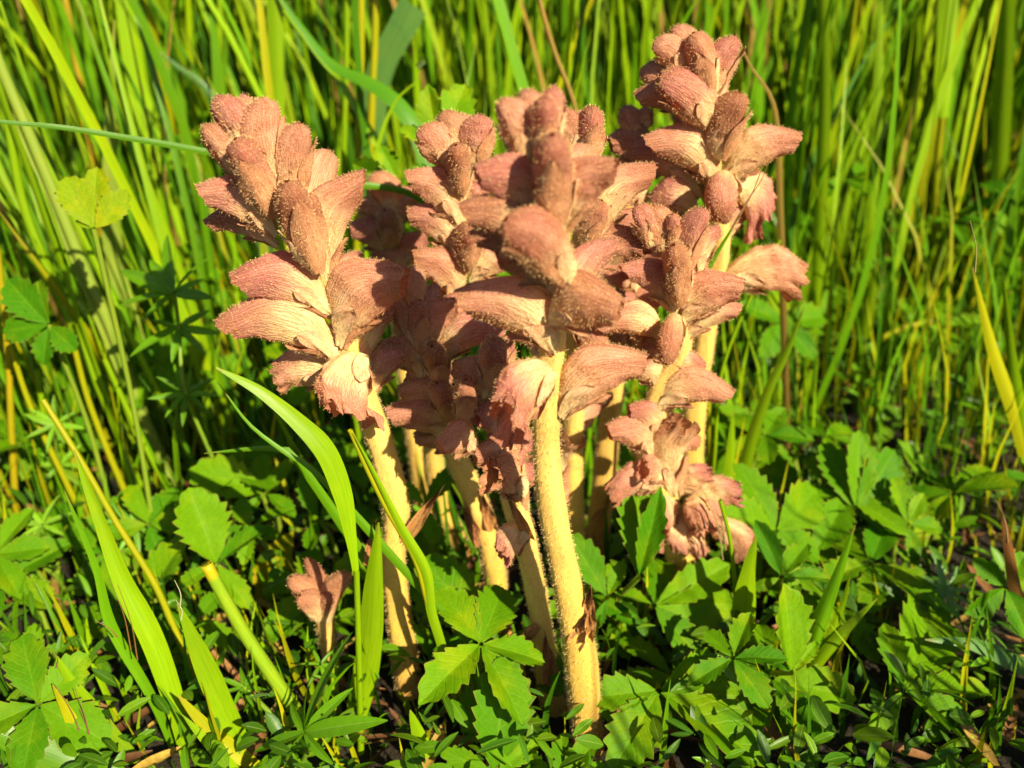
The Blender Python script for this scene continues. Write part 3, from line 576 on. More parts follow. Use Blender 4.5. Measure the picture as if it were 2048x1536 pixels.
# around the stem of the tilting spike
B([(432, 735), (520, 782), (600, 845), (655, 905), (688, 990), (702, 1070), (713, 1150)], .178, 36, LIME, 'broad bright leaf arching over from the culm beside the tilting stem', ground=False, fold=.3, seed=3, butt=.32)
Cm([(713, 1140), (716, 1250), (720, 1400), (722, 1540), (722, 1600)], .178, 15, LIME, 'thin straight culm that bears the broad arching leaf')
B([(436, 765), (500, 850), (580, 912), (642, 957)], .185, 15, GREEN, 'narrow green leaf below the broad arching leaf')
B([(408, 907), (460, 902), (520, 897), (558, 901), (600, 930)], .2, 19, GREEN, 'short green leaf tip lying level over a folded toothed leaf')
Cm([(700, 860), (735, 940), (772, 1015), (830, 1120), (858, 1215), (905, 1345)], .183, 13, YELL, 'yellow green culm crossing in front of the tilting stem')
B([(705, 865), (750, 950), (800, 1050), (850, 1140), (862, 1220), (880, 1280)], .182, 17, LIME, 'narrow lime leaf wrapped along the culm crossing the tilting stem', fold=.4)
B([(757, 1045), (747, 1160), (736, 1310), (712, 1440), (705, 1500)], .182, 42, LIME, 'broad upright lime blade standing just beside the tilting stem')
B([(820, 1420), (840, 1480), (862, 1560)], .168, 26, LIME, 'short lime blade tip poking up before the foot of the tilting stem')
# beside the low flowering plant
B([(1608, 615), (1575, 700), (1537, 779), (1505, 870), (1483, 958), (1470, 1020)], .25, 22, LIME, 'slender lime blade rising beside the withered pale capsules')
B([(1512, 1073), (1498, 1140), (1490, 1215), (1487, 1356)], .2, 38, LIME, 'broad short blade standing right beside the reddish withered flower')
Cm([(1440, 1000), (1460, 1080), (1470, 1180), (1475, 1300)], .205, 10, LIME, 'thin awned shoot in front of the reddish withered flower')
Cm([(1414, 720), (1419, 860), (1421, 960), (1424, 1030)], .268, 13, YELL, 'yellow culm right behind the stem of the tallest spike')
B([(1466, 820), (1462, 900), (1456, 980)], .262, 20, LIME, 'short lime blade between the tallest spike and the slender blade')
B([(1710, 1050), (1680, 1140), (1645, 1230), (1610, 1310), (1570, 1400), (1540, 1490)], .192, 26, GREEN, 'green grass shoot with red tip leaning over the toothed leaves', fold=.5)
B([(1755, 1197), (1700, 1250), (1650, 1305), (1610, 1360), (1590, 1400)], .192, 20, LIME, 'narrow side leaf of the leaning red tipped shoot')
B([(1702, 1140), (1685, 1210), (1650, 1290), (1625, 1340)], .194, 13, LIME, 'thin red tipped leaf inside the leaning shoot')
B([(1850, 1279), (1944, 1288), (2040, 1328), (2120, 1380), (2160, 1440)], .192, 32, BLUE, 'bluish grey grass leaf lying level over dark toothed leaves', twist=.5)
B([(1998, 1000), (2014, 1077), (2030, 1180), (2060, 1300), (2080, 1400)], .2, 20, RED, 'reddish dry awned spike at the rim of the toothed leaves')
B([(1870, 1500), (1930, 1482), (1960, 1500), (1990, 1560)], .172, 22, LIME, 'yellow curled leaf over brown litter')
Cm([(1560, 480), (1520, 560), (1480, 640), (1440, 760), (1430, 900)], .266, 9, LIME, 'wiry stalk bowed behind the tallest spike')
B([(1493, 402), (1465, 455), (1438, 500), (1416, 540), (1400, 590), (1375, 680), (1340, 850), (1340, 1000)], .233, 17, GREEN, 'slim awned green spikelet crossing before the tallest spike', fold=.5)
# named grass of the tall stand
Cm([(1905, -60), (1900, 0), (1886, 233), (1876, 320), (1868, 520), (1864, 800)], .42, 20, YELL, 'thick culm with pale joint and broad sheath in the tall stand')
B([(1902, -70), (1898, 10), (1892, 110), (1884, 236)], .415, 30, LIME, 'broad sheath leaf above the pale joint in the tall stand', ground=False, tip=False)
B([(1640, -60), (1645, 0), (1648, 213), (1634, 545), (1622, 700), (1615, 900)], .36, 20, LIME, 'long bright blade at the rim of the tall stand beside the tallest spike', tip=False)
B([(1765, -60), (1762, 0), (1752, 272), (1742, 445), (1735, 800)], .40, 22, LIME, 'straight lime blade within the tall stand')
B([(2015, -60), (2012, 0), (2008, 115), (2000, 300), (1985, 700)], .42, 28, LIME, 'widest flat lime leaf of the tall stand', tip=False)
B([(1945, 535), (1968, 630), (1990, 713), (2030, 830), (2060, 940)], .27, 24, YELL, 'yellow spiky shoot leaning in front of the tall stand')
B([(2005, 545), (2015, 640), (2027, 745), (2050, 880)], .27, 22, LIME, 'lime shoot next to the yellow spiky one before the tall stand')
B([(1755, 520), (1740, 600), (1722, 690), (1715, 850)], .38, 26, LIME, 'short lime blade sloping among the straight stalks of the tall stand')
Cm([(1870, 640), (1810, 655), (1760, 680), (1750, 720)], .36, 13, YELL, 'bent yellow stalk across the foot of the tall stand')
Cm([(1075, -40), (1079, 0), (1109, 104), (1154, 230), (1180, 420)], .34, 13, TAN, 'tan dry stalk slanting down behind the nearest spike')
B([(530, -50), (600, 50), (664, 128), (738, 165), (797, 208), (845, 285), (880, 420)], .33, 34, (.05, .15, .003), 'big dark green leaf arching over between the tilting and slender spikes', twist=.2, lean=.03)
B([(826, 10), (800, 60), (764, 130), (745, 230), (740, 420)], .40, 46, BLUE, 'blue green leaf slanting up behind the dark arching leaf', tip=False)
Cm([(722, -30), (722, 100), (718, 240), (715, 440)], .36, 19, YELL, 'yellow green culm behind the dark arching leaf')
Cm([(752, -30), (750, 80), (744, 200), (738, 420)], .37, 19, YELL, 'second culm standing close by the yellow green one behind the dark arching leaf')
Cm([(694, -30), (693, 120), (688, 300), (684, 480)], .38, 14, LIME, 'slim lime culm behind the dark arching leaf')
B([(845, 130), (830, 165), (790, 205), (755, 300), (745, 420)], .32, 14, LIME, 'lime stalk with dew at its tip crossing the dark arching leaf')
B([(1470, 60), (1500, 130), (1540, 190), (1555, 260), (1560, 420)], .30, 14, TAN, 'straw coloured seed husk beside the tallest spike')

# awns (fine bristles) as a thing of their own on the spikelets
def awns(px_list, D, label, col=(.30, .22, .10)):
    pts0 = at(*px_list[0][1], D); o = root('grass_awns', pts0, label, 'awn')
    for a, b in px_list:
        p, q = at(*a, D), at(*b, D); r = np.random.default_rng(int(a[0])); mid = (p+q)/2+np.array((.0008, 0, 0))
        t = tube([p, mid, q], .00012, .0004, col, r, nv=5); put('awn', new_mesh('awn', t[0]-pts0, t[1], M_GRASS, t[2], t[3]), o)
awns([((349, 1160), (360, 1215)), ((352, 1200), (362, 1240)), ((378, 1312), (405, 1370))], .1718, 'pale bristles at the tip of the bright lime leaf by the cut stalk', (.45, .42, .25))
awns([((110, 1370), (165, 1480)), ((150, 1380), (180, 1500)), ((160, 1420), (190, 1530)), ((105, 1300), (112, 1335))], .1640, 'purple bristles standing over the wide flat leaf', (.20, .08, .05))
awns([((220, 1160), (262, 1300)), ((236, 1170), (275, 1320)), ((190, 1240), (235, 1275))], .1705, 'dark bristles between the stout folded shoot and its hugging leaf', (.22, .10, .03))
awns([((1540, 318), (1488, 410)), ((1528, 322), (1478, 430)), ((1522, 340), (1462, 460))], .2325, 'thin bristles reaching up from the spikelet before the tallest spike', (.25, .14, .06))
awns([((1395, 960), (1445, 1080)), ((1425, 1000), (1452, 1100)), ((1412, 990), (1446, 1120))], .2045, 'fine bristles beside the pale lying capsule')
awns([((1992, 1000), (2016, 1085)), ((1940, 440), (1950, 545))], .2, 'long dark bristle over the reddish dry spike')

# ------------------------------------------------------------------ toothed leaves (cinquefoil)
def leaflet_mesh(seed):
    r = np.random.default_rng(seed); nt, ns = 49, 11; ratio = r.uniform(.40, .50); teeth = int(r.integers(7, 10))
    t, s = np.meshgrid(np.linspace(0, 1, nt), np.linspace(-1, 1, ns), indexing='ij')
    w = ratio/2*1.06*np.sin(math.pi*np.clip(t, 0, 1)**1.22)**.72; w = np.maximum(w, .018*(1-t)+.004)
    p = (t*teeth*(1-.12*t)+.15) % 1; tooth = np.where(p < .7, p/.7, (1-p)/.3)
    am = sstep(.10, .3, t)*(.9+.2*np.sin(9*t+seed)); edge = np.abs(s)**4
    x = s*w*(1+edge*am*.30*(tooth-.55)); y = t+edge*am*.035*(tooth-.3)
    vein = np.cos(2*math.pi*(8*(t-.27*np.abs(s))+.5))
    z = (.30+.25*r.random())*np.abs(x)-r.uniform(.08, .22)*t**2+.0045*vein*np.abs(s)*(1-.5*np.abs(s))*4*ratio+.012*np.sin(11*t+4*s+seed)*np.abs(s)
    c = np.ones((nt*ns, 3))
    return new_mesh('leaflet', np.stack([x, y, z], -1).reshape(-1, 3), gridf(nt, ns), M_LEAF, c, np.stack([s.ravel(), t.ravel()], 1))
LEAFLETS = [leaflet_mesh(k) for k in range(7)]
LEAFLETS_Y = []
for k, tint in enumerate(((2.6, 1.35, 1), (3.4, 1.2, 1))):
    m = LEAFLETS[k].copy(); a = m.attributes['Col']; a.data.foreach_set('color', np.tile((*tint, 1), len(m.vertices)).astype(np.float32)); LEAFLETS_Y.append(m)
def leaflet(parent, off, base, tip, normal, wfac, rng, yellow=False):
    base, tip = np.asarray(base), np.asarray(tip); L = np.linalg.norm(tip-base); y = (tip-base)/L; z = nrm(normal-y*np.dot(normal, y)); x = np.cross(y, z)
    M = Matrix(((x[0]*L*wfac, y[0]*L, z[0]*L, base[0]-off[0]), (x[1]*L*wfac, y[1]*L, z[1]*L, base[1]-off[1]), (x[2]*L*wfac, y[2]*L, z[2]*L, base[2]-off[2]), (0, 0, 0, 1)))
    src = LEAFLETS_Y if yellow else LEAFLETS
    o = put('leaflet', src[int(rng.integers(len(src)))], parent); o.matrix_local = M; return o
def petiole(parent, off, hub, foot, w=.0016, col=(.18, .26, .02)):
    mid = (hub+foot)/2+np.array((0, .004, .004)); r = np.random.default_rng(1); t = tube([hub, mid, foot], w, w*1.1, col, r, nseg=9, nv=7)
    return put('petiole', new_mesh('petiole', t[0]-off, t[1], M_GRASS, t[2], t[3]), parent)
def leaf(hub_px, h, tips, label, group=None, n=(0, -.55, .83), wf=1.0, yellow=False, seed=None):
    rng = np.random.default_rng(seed or int(hub_px[0]*3+hub_px[1])); hub = at_h(*hub_px, h); n0 = nrm(np.array(n, float))
    foot = np.array((hub[0]+rng.uniform(-.01, .01), hub[1]+rng.uniform(.0, .015), -.004)); o = root('cinquefoil_leaf', (foot[0], foot[1], 0), label, 'leaf', group); off = np.array((foot[0], foot[1], 0))
    petiole(o, off, hub, foot)
    for tpx in tips:
        nn = nrm(n0+rng.normal(0, .16, 3)); tp = at_plane(tpx[0], tpx[1], hub, nn); w = tpx[2] if len(tpx) > 2 else 1.0
        if np.linalg.norm(tp-hub) > .055: tp = hub+nrm(tp-hub)*.055
        leaflet(o, off, hub+nrm(tp-hub)*.0008, tp, nrm(nn+rng.normal(0, .3, 3)), wf*w*rng.uniform(.92, 1.1), rng, yellow)
    return o
UPR = (.0, -.93, .36)
leaf((1308, 1211), .022, [(1463, 1126), (1478, 1210), (1401, 1312), (1232, 1178), (1328, 1105)], 'five fingered toothed leaf shaded by and right below the withered pale capsules')
leaf((1318, 1382), .018, [(1176, 1390, 1.2), (1486, 1394, 1.1), (1541, 1516, 1.1), (1231, 1530, 1.2), (1430, 1300, .7)], 'big five fingered toothed leaf spreading beside the foot of the nearest spike', n=(0, -.5, .87))
leaf((1277, 1155), .035, [(1290, 962, 1.1), (1322, 985, .7)], 'upright toothed leaf standing in shade before the crumpled red flower', n=UPR)
leaf((1215, 1195), .025, [(1140, 1066), (1248, 1120, .9), (1190, 1260, .8)], 'toothed leaf close behind the thick yellow stem of the nearest spike', n=UPR)
leaf((985, 1545), .008, [(1022, 1322, 1.15), (1085, 1480, .8), (880, 1500, .8)], 'upright fresh toothed leaf in front between two yellow stems', n=(0, -.85, .5))
leaf((966, 1258), .022, [(843, 1110, 1.15), (815, 1168, .9), (880, 1300, .8), (1010, 1330, .7)], 'toothed leaf between the tilting stem and the slim stem with the small bud', n=(.1, -.8, .55))
leaf((1120, 1570), .006, [(1040, 1500), (1190, 1478), (1125, 1465), (1215, 1530)], 'toothed leaf at the very foot of the nearest spike')
leaf((433, 1130), .028, [(380, 975, 1.25), (530, 1042, 1.2), (500, 1215, .9), (350, 1170, .8)], 'large toothed leaf with two spread leaflets above the cut hollow stalk', n=(0, -.75, .65))
leaf((532, 987), .035, [(376, 934, 1.15), (520, 900, .9), (585, 915, .8), (470, 1040, .7), (590, 1030, .8)], 'folded toothed leaf under the level green leaf tip', n=(0, -.6, .8))
leaf((588, 1058), .025, [(508, 1205, 1.0), (560, 1010, .7)], 'yellowish ragged toothed leaf next to the stunted withered plant', n=UPR, yellow=True)
leaf((1712, 1023), .03, [(1654, 878, 1.1), (1797, 899, 1.15), (1725, 858, .9), (1628, 1010, .8), (1808, 1066, .8)], 'five fingered leaf with two raised leaflets near the slender lime blade', n=(0, -.75, .6))
leaf((1583, 1345), .02, [(1578, 1172, 1.1), (1640, 1280, .7), (1520, 1290, .8)], 'upright folded toothed leaf striped by blade shadows', n=UPR)
leaf((1805, 1381), .012, [(1740, 1470, 1.1), (1968, 1468, 1.2), (1885, 1185, 1.0), (1772, 1240, .9), (1990, 1366, 1.0)], 'dark five fingered leaf shaded beneath the bluish grey blade')
leaf((1563, 1154), .03, [(1516, 1040), (1616, 1080), (1660, 1150, .8), (1500, 1180, .8)], 'toothed leaf right beside the reddish withered flower and broad short blade', n=(0, -.7, .7))
leaf((1583, 1396), .01, [(1664, 1484, 1.2), (1570, 1500), (1500, 1440)], 'toothed leaf under the foot of the leaning red tipped shoot')
leaf((1815, 1048), .03, [(1790, 950), (1890, 1055), (1836, 1125), (1850, 985)], 'pale sunlit toothed leaf under a yellowish standing blade', n=(0, -.65, .75))
leaf((99, 651), .09, [(5, 555), (0, 660), (80, 730), (150, 700), (60, 560)], 'broad toothed leaf behind the lime culms', n=(0, -.75, .6), wf=1.3)
leaf((188, 460), .125, [(130, 350, 1.2), (190, 330, 1.0), (255, 380, 1.1), (150, 440, .8)], 'yellowish toothed leaf held high below the orange yellow culm', n=UPR, yellow=True)
leaf((-10, 1110), .03, [(95, 1090, 1.2), (40, 1190), (60, 1010)], 'wide toothed leaf crossed by the stout folded shoot', n=(0, -.6, .8))
leaf((60, 1330), .012, [(0, 1265, 1.1), (70, 1245), (130, 1290), (20, 1390)], 'dark toothed leaf in the shade under the awned spikelets')
leaf((880, 300), .14, [(850, 170, 1.1), (930, 160, 1.1), (960, 240), (800, 250, .9)], 'sunlit toothed leaf held up between the slender spike and dark arching leaf', n=UPR)
leaf((800, 370), .128, [(700, 330, 1.2), (760, 290, 1.1), (850, 330), (770, 420, .9)], 'lit toothed leaf low behind the slender spike', n=UPR)
leaf((850, 1010), .045, [(905, 935, 1.0), (800, 960, .9), (870, 1090, .9)], 'dark shaded toothed leaf under the shaded flower head', n=UPR)
leaf((640, 1040), .03, [(600, 950), (690, 960), (700, 1060), (610, 1100)], 'shaded toothed leaf behind the broad arching leaf', n=UPR)
leaf((390, 1240), .015, [(340, 1180), (470, 1290), (360, 1360, 1.1), (440, 1180)], 'toothed leaf partly hidden by the cut hollow stalk')
leaf((1120, 1300), .02, [(1040, 1260), (1120, 1390), (1160, 1240)], 'shaded toothed leaf between the slim stem and the nearest stem')

# ------------------------------------------------------------------ bedstraw whorls and other small herbs
def small_leaf(L, wd, rng, cup=.15):
    nt, ns = 11, 5; t, s = np.meshgrid(np.linspace(0, 1, nt), np.linspace(-1, 1, ns), indexing='ij')
    w = wd*.5*np.sin(math.pi*np.clip(t*.97+.02, 0, 1)**.85)**.75
    z = cup*np.abs(s*w)*2-.25*L*t**2*rng.uniform(.2, 1)
    return np.stack([s*w, t*L, z], -1).reshape(-1, 3), gridf(nt, ns), np.stack([s.ravel(), t.ravel()], 1)
def whorl_plant(nodes, label, foot_px=None, seed=1, col=GREEN, group=None):
    """nodes: (x, y, height, leaf radius px, count, tips or None) from the top node down"""
    rng = np.random.default_rng(seed); H = [at_h(n[0], n[1], n[2]) for n in nodes]
    foot = np.array((H[-1][0]+rng.uniform(-.01, .01), H[-1][1]+.01, -.004)); off = np.array((foot[0], foot[1], 0)); o = root('bedstraw_plant', off, label, 'herb', group)
    st = tube(H+[(H[-1]+foot)/2+np.array((.002, 0, 0)), foot] if len(H) > 0 else H, .0012, .0016, (.16, .26, .02), rng, nv=7)
    put('stem', new_mesh('stem', st[0]-off, st[1], M_GRASS, st[2], st[3]), o)
    for (x, y, h, R, k, tips), hp in zip(nodes, H):
        ax = nrm(np.array((rng.normal(0, .25), -.55+rng.normal(0, .15), .8)))
        e1 = nrm(np.cross(ax, (0, 1, .3))); e2 = np.cross(ax, e1); a0 = rng.uniform(0, 6)
        for i in range(k if tips is None else len(tips)):
            if tips is None:
                a = a0+2*math.pi*i/k+rng.normal(0, .12); d = nrm(e1*math.cos(a)+e2*math.sin(a)+ax*rng.uniform(.05, .45)); L = R*mpp(hp)*rng.uniform(.8, 1.15)
            else:
                tp = at_plane(*tips[i], hp, ax); d = tp-hp; L = min(np.linalg.norm(d), .035); d = nrm(d+ax*L*.1)
            P, F, uv = small_leaf(L, L*rng.uniform(.17, .23), rng); z = nrm(ax-d*np.dot(ax, d)); z = nrm(z+rng.normal(0, .25, 3)); z = nrm(z-d*np.dot(z, d)); x_ = np.cross(d, z)
            Q = P@np.stack([x_, d, z])+hp; c = np.ones((len(P), 1))*np.array(col)*rng.uniform(.8, 1.25)
            put('leaf', new_mesh('leaf', Q-off, F, M_SOFT, np.clip(c, 0, 1), uv), o)
    return o
whorl_plant([(609, 1466, .022, 90, 8, [(695, 1262), (702, 1378), (762, 1440), (508, 1500), (560, 1540), (612, 1376), (660, 1530), (575, 1400)])], 'star shaped whorl of narrow glossy leaves at the end of the cut hollow stalk', seed=3)
whorl_plant([(489, 1375, .016, 50, 8, None), (560, 1440, .010, 36, 6, None)], 'small bedstraw whorl tucked between the bright awned leaf and cut stalk', seed=4)
whorl_plant([(349, 586, .10, 110, 8, [(238, 540), (236, 610), (281, 642), (410, 560), (430, 600), (330, 470), (420, 500), (300, 520)]), (358, 655, .088, 105, 8, [(256, 706), (344, 726), (410, 705), (440, 670), (300, 640), (420, 620)]), (372, 787, .068, 66, 9, None)], 'three tiered bedstraw plant in the shadow of the tilting spike', seed=5)
whorl_plant([(268, 1049, .025, 62, 9, None)], 'pale green fan of rounded small leaves behind the thin yellow culm', seed=6, col=(.13, .30, .02))
whorl_plant([(85, 1050, .03, 60, 8, None), (60, 1110, .02, 50, 7, None)], 'lit bedstraw whorl beside the stout folded shoot', seed=7, col=(.15, .30, .012))
whorl_plant([(115, 1320, .012, 60, 8, None)], 'low bedstraw whorl under the awned spikelets', seed=8)
whorl_plant([(110, 850, .05, 55, 8, None), (120, 930, .03, 50, 7, None)], 'bedstraw between slanting yellow culms', seed=9, col=(.14, .29, .01))
whorl_plant([(1890, 1180, .02, 60, 8, None)], 'frosty small leaved sprig above the bluish grey blade', seed=10, col=(.12, .25, .06))
whorl_plant([(1960, 1250, .016, 60, 8, None)], 'feathery low sprig next to the bluish grey blade', seed=11, col=(.10, .24, .02))
whorl_plant([(640, 1330, .02, 45, 6, None)], 'tiny whorl at the foot of the stunted withered plant', seed=12)

# ------------------------------------------------------------------ filling: repeated leaves, blades, ground cover, litter
rf = np.random.default_rng(77)
CLUMP = np.array([(.03, .178), (-.035, .2), (0, .225), (.06, .225), (.065, .26), (.0, .26), (.02, .19), (-.02, .28)])
ANCH = [(at_h(*p, 0), w) for p, w in (((815, 1400), 'by the foot of the tilting spike'), ((1178, 1510), 'by the foot of the nearest spike'), ((1370, 1150), 'by the withered pale capsules'), ((660, 1390), 'by the stunted withered plant'),
    ((609, 1500), 'by the star shaped whorl'), ((372, 850), 'by the three tiered bedstraw'), ((1560, 1450), 'by the leaning red tipped shoot'), ((1940, 1300), 'by the bluish grey blade'), ((1480, 1020), 'by the slender lime blade'),
    ((1900, 1000), 'before the tall stand'), ((230, 1100), 'by the thin yellow culm'), ((60, 1000), 'by the slanting yellow culms'), ((330, 1400), 'by the stout folded shoot'), ((950, 1000), 'under the shaded flower heads'),
    ((1700, 860), 'at the edge of the tall stand'), ((500, 850), 'in the shadow of the tilting spike'), ((1100, 850), 'behind the clump'), ((1750, 1450), 'beside bare brown litter'))]
def size_word(h): return 'ground hugging' if h < .018 else 'low' if h < .03 else 'raised' if h < .05 else 'tall stalked'
def near_label(x, y, what): return what+' '+min(ANCH, key=lambda a: (a[0][0]-x)**2+(a[0][1]-y)**2)[1]
def clear_of(x, y, d): return np.min(np.hypot(CLUMP[:, 0]-x, CLUMP[:, 1]-y)) > d
k = 0
while k < 120:                                 # cinquefoil leaves over the rest of the turf
    D = .158+.33*rf.random()**1.05; x = rf.uniform(-.62, .62)*(D*.95+.06)
    if not clear_of(x, D, .022) or (x < -.015 and D < .2 and rf.random() < .75) or (D < .165 and rf.random() < .5): continue
    h = rf.uniform(.008, .036)+max(0, D-.25)*rf.uniform(.05, .5); hub = np.array((x, D, h)); foot = np.array((x+rf.uniform(-.01, .01), D+rf.uniform(-.005, .01), -.004)); off = np.array((foot[0], foot[1], 0))
    o = root('cinquefoil_leaf', off, near_label(x, D, size_word(h)+' green toothed leaf'), 'leaf', 'toothed leaves of the low turf')
    petiole(o, off, hub, foot); ax = nrm(np.array((rf.normal(0, .25), -.35+rf.normal(0, .25), .85))); e1 = nrm(np.cross(ax, (0, 1, .3))); e2 = np.cross(ax, e1); a0 = rf.uniform(0, 6); R = rf.uniform(.013, .024)
    for i in range(5):
        a = a0+i*1.15+rf.normal(0, .1); d = nrm(e1*math.cos(a)+e2*math.sin(a)+ax*rf.uniform(-.15, .25))
        leaflet(o, off, hub+d*.0006, hub+d*R*rf.uniform(.8, 1.1), nrm(ax+rf.normal(0, .2, 3)), rf.uniform(.95, 1.25), rf)
    k += 1

def blade_batch(N, rng, xy, hgt, wid, leanx, cols, segs=8):
    """N blades as arrays; returns verts (N, segs, 3, 3), colours"""
    t = np.linspace(0, 1, segs)[None, :, None]; az = rng.uniform(0, 6.28, (N, 1, 1)); bend = np.abs(rng.normal(0, .12, (N, 1, 1)))
    kink = rng.normal(0, .05, (N, 1, 1)); h = hgt[:, None, None]
    lx = leanx+rng.normal(0, .055, (N, 1, 1)); ly = rng.normal(0, .07, (N, 1, 1))
    cx = xy[:, 0][:, None, None]+h*(lx*t+np.cos(az)*bend*t**2.4+kink*np.sin(4*t)); cy = xy[:, 1][:, None, None]+h*(ly*t+np.sin(az)*bend*t**2.4)
    cz = h*(t-.35*bend*t**3)-.004
    wv = wid[:, None, None]*.5*np.clip((1-t)/.45, .03, 1)**.7*(.7+.3*np.sin(math.pi*np.clip(t+.15, 0, 1)))
    fa = rng.normal(0, .75, (N, 1, 1))+.5*t; s = np.array((-1, 0, 1.0))[None, None, :]
    X = cx+wv*s*np.cos(fa); Y = cy+wv*s*np.sin(fa)+.25*wv*(1-np.abs(s)); Z = cz+0*X
    P = np.stack([X, Y, Z], -1); c = np.array(cols)[rng.integers(len(cols), size=N)]*rng.uniform(.75, 1.2, (N, 1))
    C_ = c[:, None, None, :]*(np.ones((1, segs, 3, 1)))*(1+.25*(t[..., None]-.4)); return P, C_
def batch_faces(N, segs):
    f = gridf(segs, 3); return (np.arange(N)[:, None, None]*(segs*3)+f[None]).reshape(-1, 4)
GC = [LIME]*9+[GREEN]*6+[DEEP]*2+[YELL]+[(.20, .29, .002)]*3+[TAN]
def place_xy(N, rng, d0, d1, pw, margin=1.0):
    D = d0+(d1-d0)*rng.random(N)**pw; return np.stack([rng.uniform(-.66, .66, N)*(D*.93+.08)*margin, D], 1)
NB = 200                                       # the nearer blades of the stand, each its own object
BEH = [(-.15, 'beyond the slanting culms'), (-.09, 'beyond the three tiered bedstraw'), (-.05, 'behind the tilting spike'), (-.015, 'behind the slender spike'), (.015, 'behind the nearest spike'), (.055, 'behind the tallest spike'), (.09, 'right beside the tallest spike'), (.14, 'in the tall stand')]
widths = .0014+.0036*rf.random(NB)**1.6
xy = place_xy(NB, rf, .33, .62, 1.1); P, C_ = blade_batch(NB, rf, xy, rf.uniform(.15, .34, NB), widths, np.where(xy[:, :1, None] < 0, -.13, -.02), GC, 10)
sx = np.tile(np.array((-1, 0, 1.0)), 10); ty = np.repeat(np.linspace(0, .6, 10), 3)
for i in range(NB):
    off = np.array((xy[i, 0], xy[i, 1], 0)); right = xy[i, 0] > .06
    o = put('grass_shoot', new_mesh('grass_shoot', P[i].reshape(-1, 3)-off, gridf(10, 3), M_GRASS, np.clip(C_[i].reshape(-1, 3), 0, 1), np.stack([sx, ty], 1))); o.location = tuple(off)
    hue = 'straw coloured' if C_[i, 5, 1, 0] > C_[i, 5, 1, 1]*1.15 else 'yellowish' if C_[i, 5, 1, 0] > C_[i, 5, 1, 1]*.85 else 'lime' if C_[i, 5, 1, 0] > C_[i, 5, 1, 1]*.55 else 'mid green'
    size = 'broad' if widths[i] > .0032 else 'narrow'; q = xy[i]/(xy[i, 1]/.25); nearp = min(BEH, key=lambda b: abs(b[0]-q[0]))[1]
    tag(o, size+' '+hue+' upright grass blade in the background grass '+nearp, 'grass', 'blades of the tall stand')
for i in range(40):
    D = rf.uniform(.285, .38); x = -rf.uniform(.30, .66)*(D*.95+.06); h = rf.uniform(.10, .26); lx = -rf.uniform(.10, .34); w = rf.uniform(.0009, .0020)
    top = np.array((x+h*lx, D+h*rf.normal(0, .08), h)); mid = np.array((x+h*lx*.45, D, h*.5)); off = np.array((x, D, 0)); cl = [YELL, LIME, LIME, GREEN, GREEN][int(rf.integers(5))]
    q = tube([top, mid, off-np.array((0, 0, .004))], w*.5, w, cl, rf, nseg=10, nv=7) if i % 2 else ribbon([top, mid, off-np.array((0, 0, .004))], w*1.9, cl, rf, rf.normal(0, .4), nseg=12)
    o = put('grass_culm' if i % 2 else 'grass_shoot', new_mesh('grass_culm', q[0]-off, q[1], M_GRASS, np.clip(q[2], 0, 1), q[3])); o.location = tuple(off)
    hue = 'yellow' if cl[0] > cl[1] else 'lime' if cl == LIME else 'mid green'; tag(o, near_label(x, D, ('thin '+hue+' culm' if i % 2 else 'slim '+hue+' leaf')+' slanting up from the turf'), 'grass', 'slanting grass beside the bedstraw')
NS = 20500
xy = place_xy(NS, rf, .48, 3.2, 1.9, 1.15); xy[:110] = np.stack([rf.uniform(.15, .36, 110), rf.uniform(-.06, .10, 110)], 1); xy[110:3000] = np.stack([rf.uniform(.32, 1.3, 2890), rf.uniform(.30, 1.2, 2890)], 1)      # the stand goes on beside the camera
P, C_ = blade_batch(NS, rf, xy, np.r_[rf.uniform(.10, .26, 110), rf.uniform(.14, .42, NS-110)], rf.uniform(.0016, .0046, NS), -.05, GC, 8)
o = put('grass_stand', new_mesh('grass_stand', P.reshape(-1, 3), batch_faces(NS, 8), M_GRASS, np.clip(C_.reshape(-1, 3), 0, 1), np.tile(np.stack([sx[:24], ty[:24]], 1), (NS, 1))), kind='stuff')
tag(o, 'dense sunlit green meadow grass filling the background', 'grass')
# thin short blades near the ground everywhere
NT = 3200
xy = place_xy(NT, rf, .155, .60, .8); keep = np.array([clear_of(a, b, .012) for a, b in xy]); xy = xy[keep]; NT = len(xy)
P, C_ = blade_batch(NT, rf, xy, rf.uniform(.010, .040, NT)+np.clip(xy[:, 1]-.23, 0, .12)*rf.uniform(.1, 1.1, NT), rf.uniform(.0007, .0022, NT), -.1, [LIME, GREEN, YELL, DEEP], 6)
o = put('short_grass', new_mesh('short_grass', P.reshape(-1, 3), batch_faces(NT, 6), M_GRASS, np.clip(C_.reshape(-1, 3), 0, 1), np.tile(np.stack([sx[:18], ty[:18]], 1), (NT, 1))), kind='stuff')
tag(o, 'short fine grass sprouting through the leafy turf', 'grass')
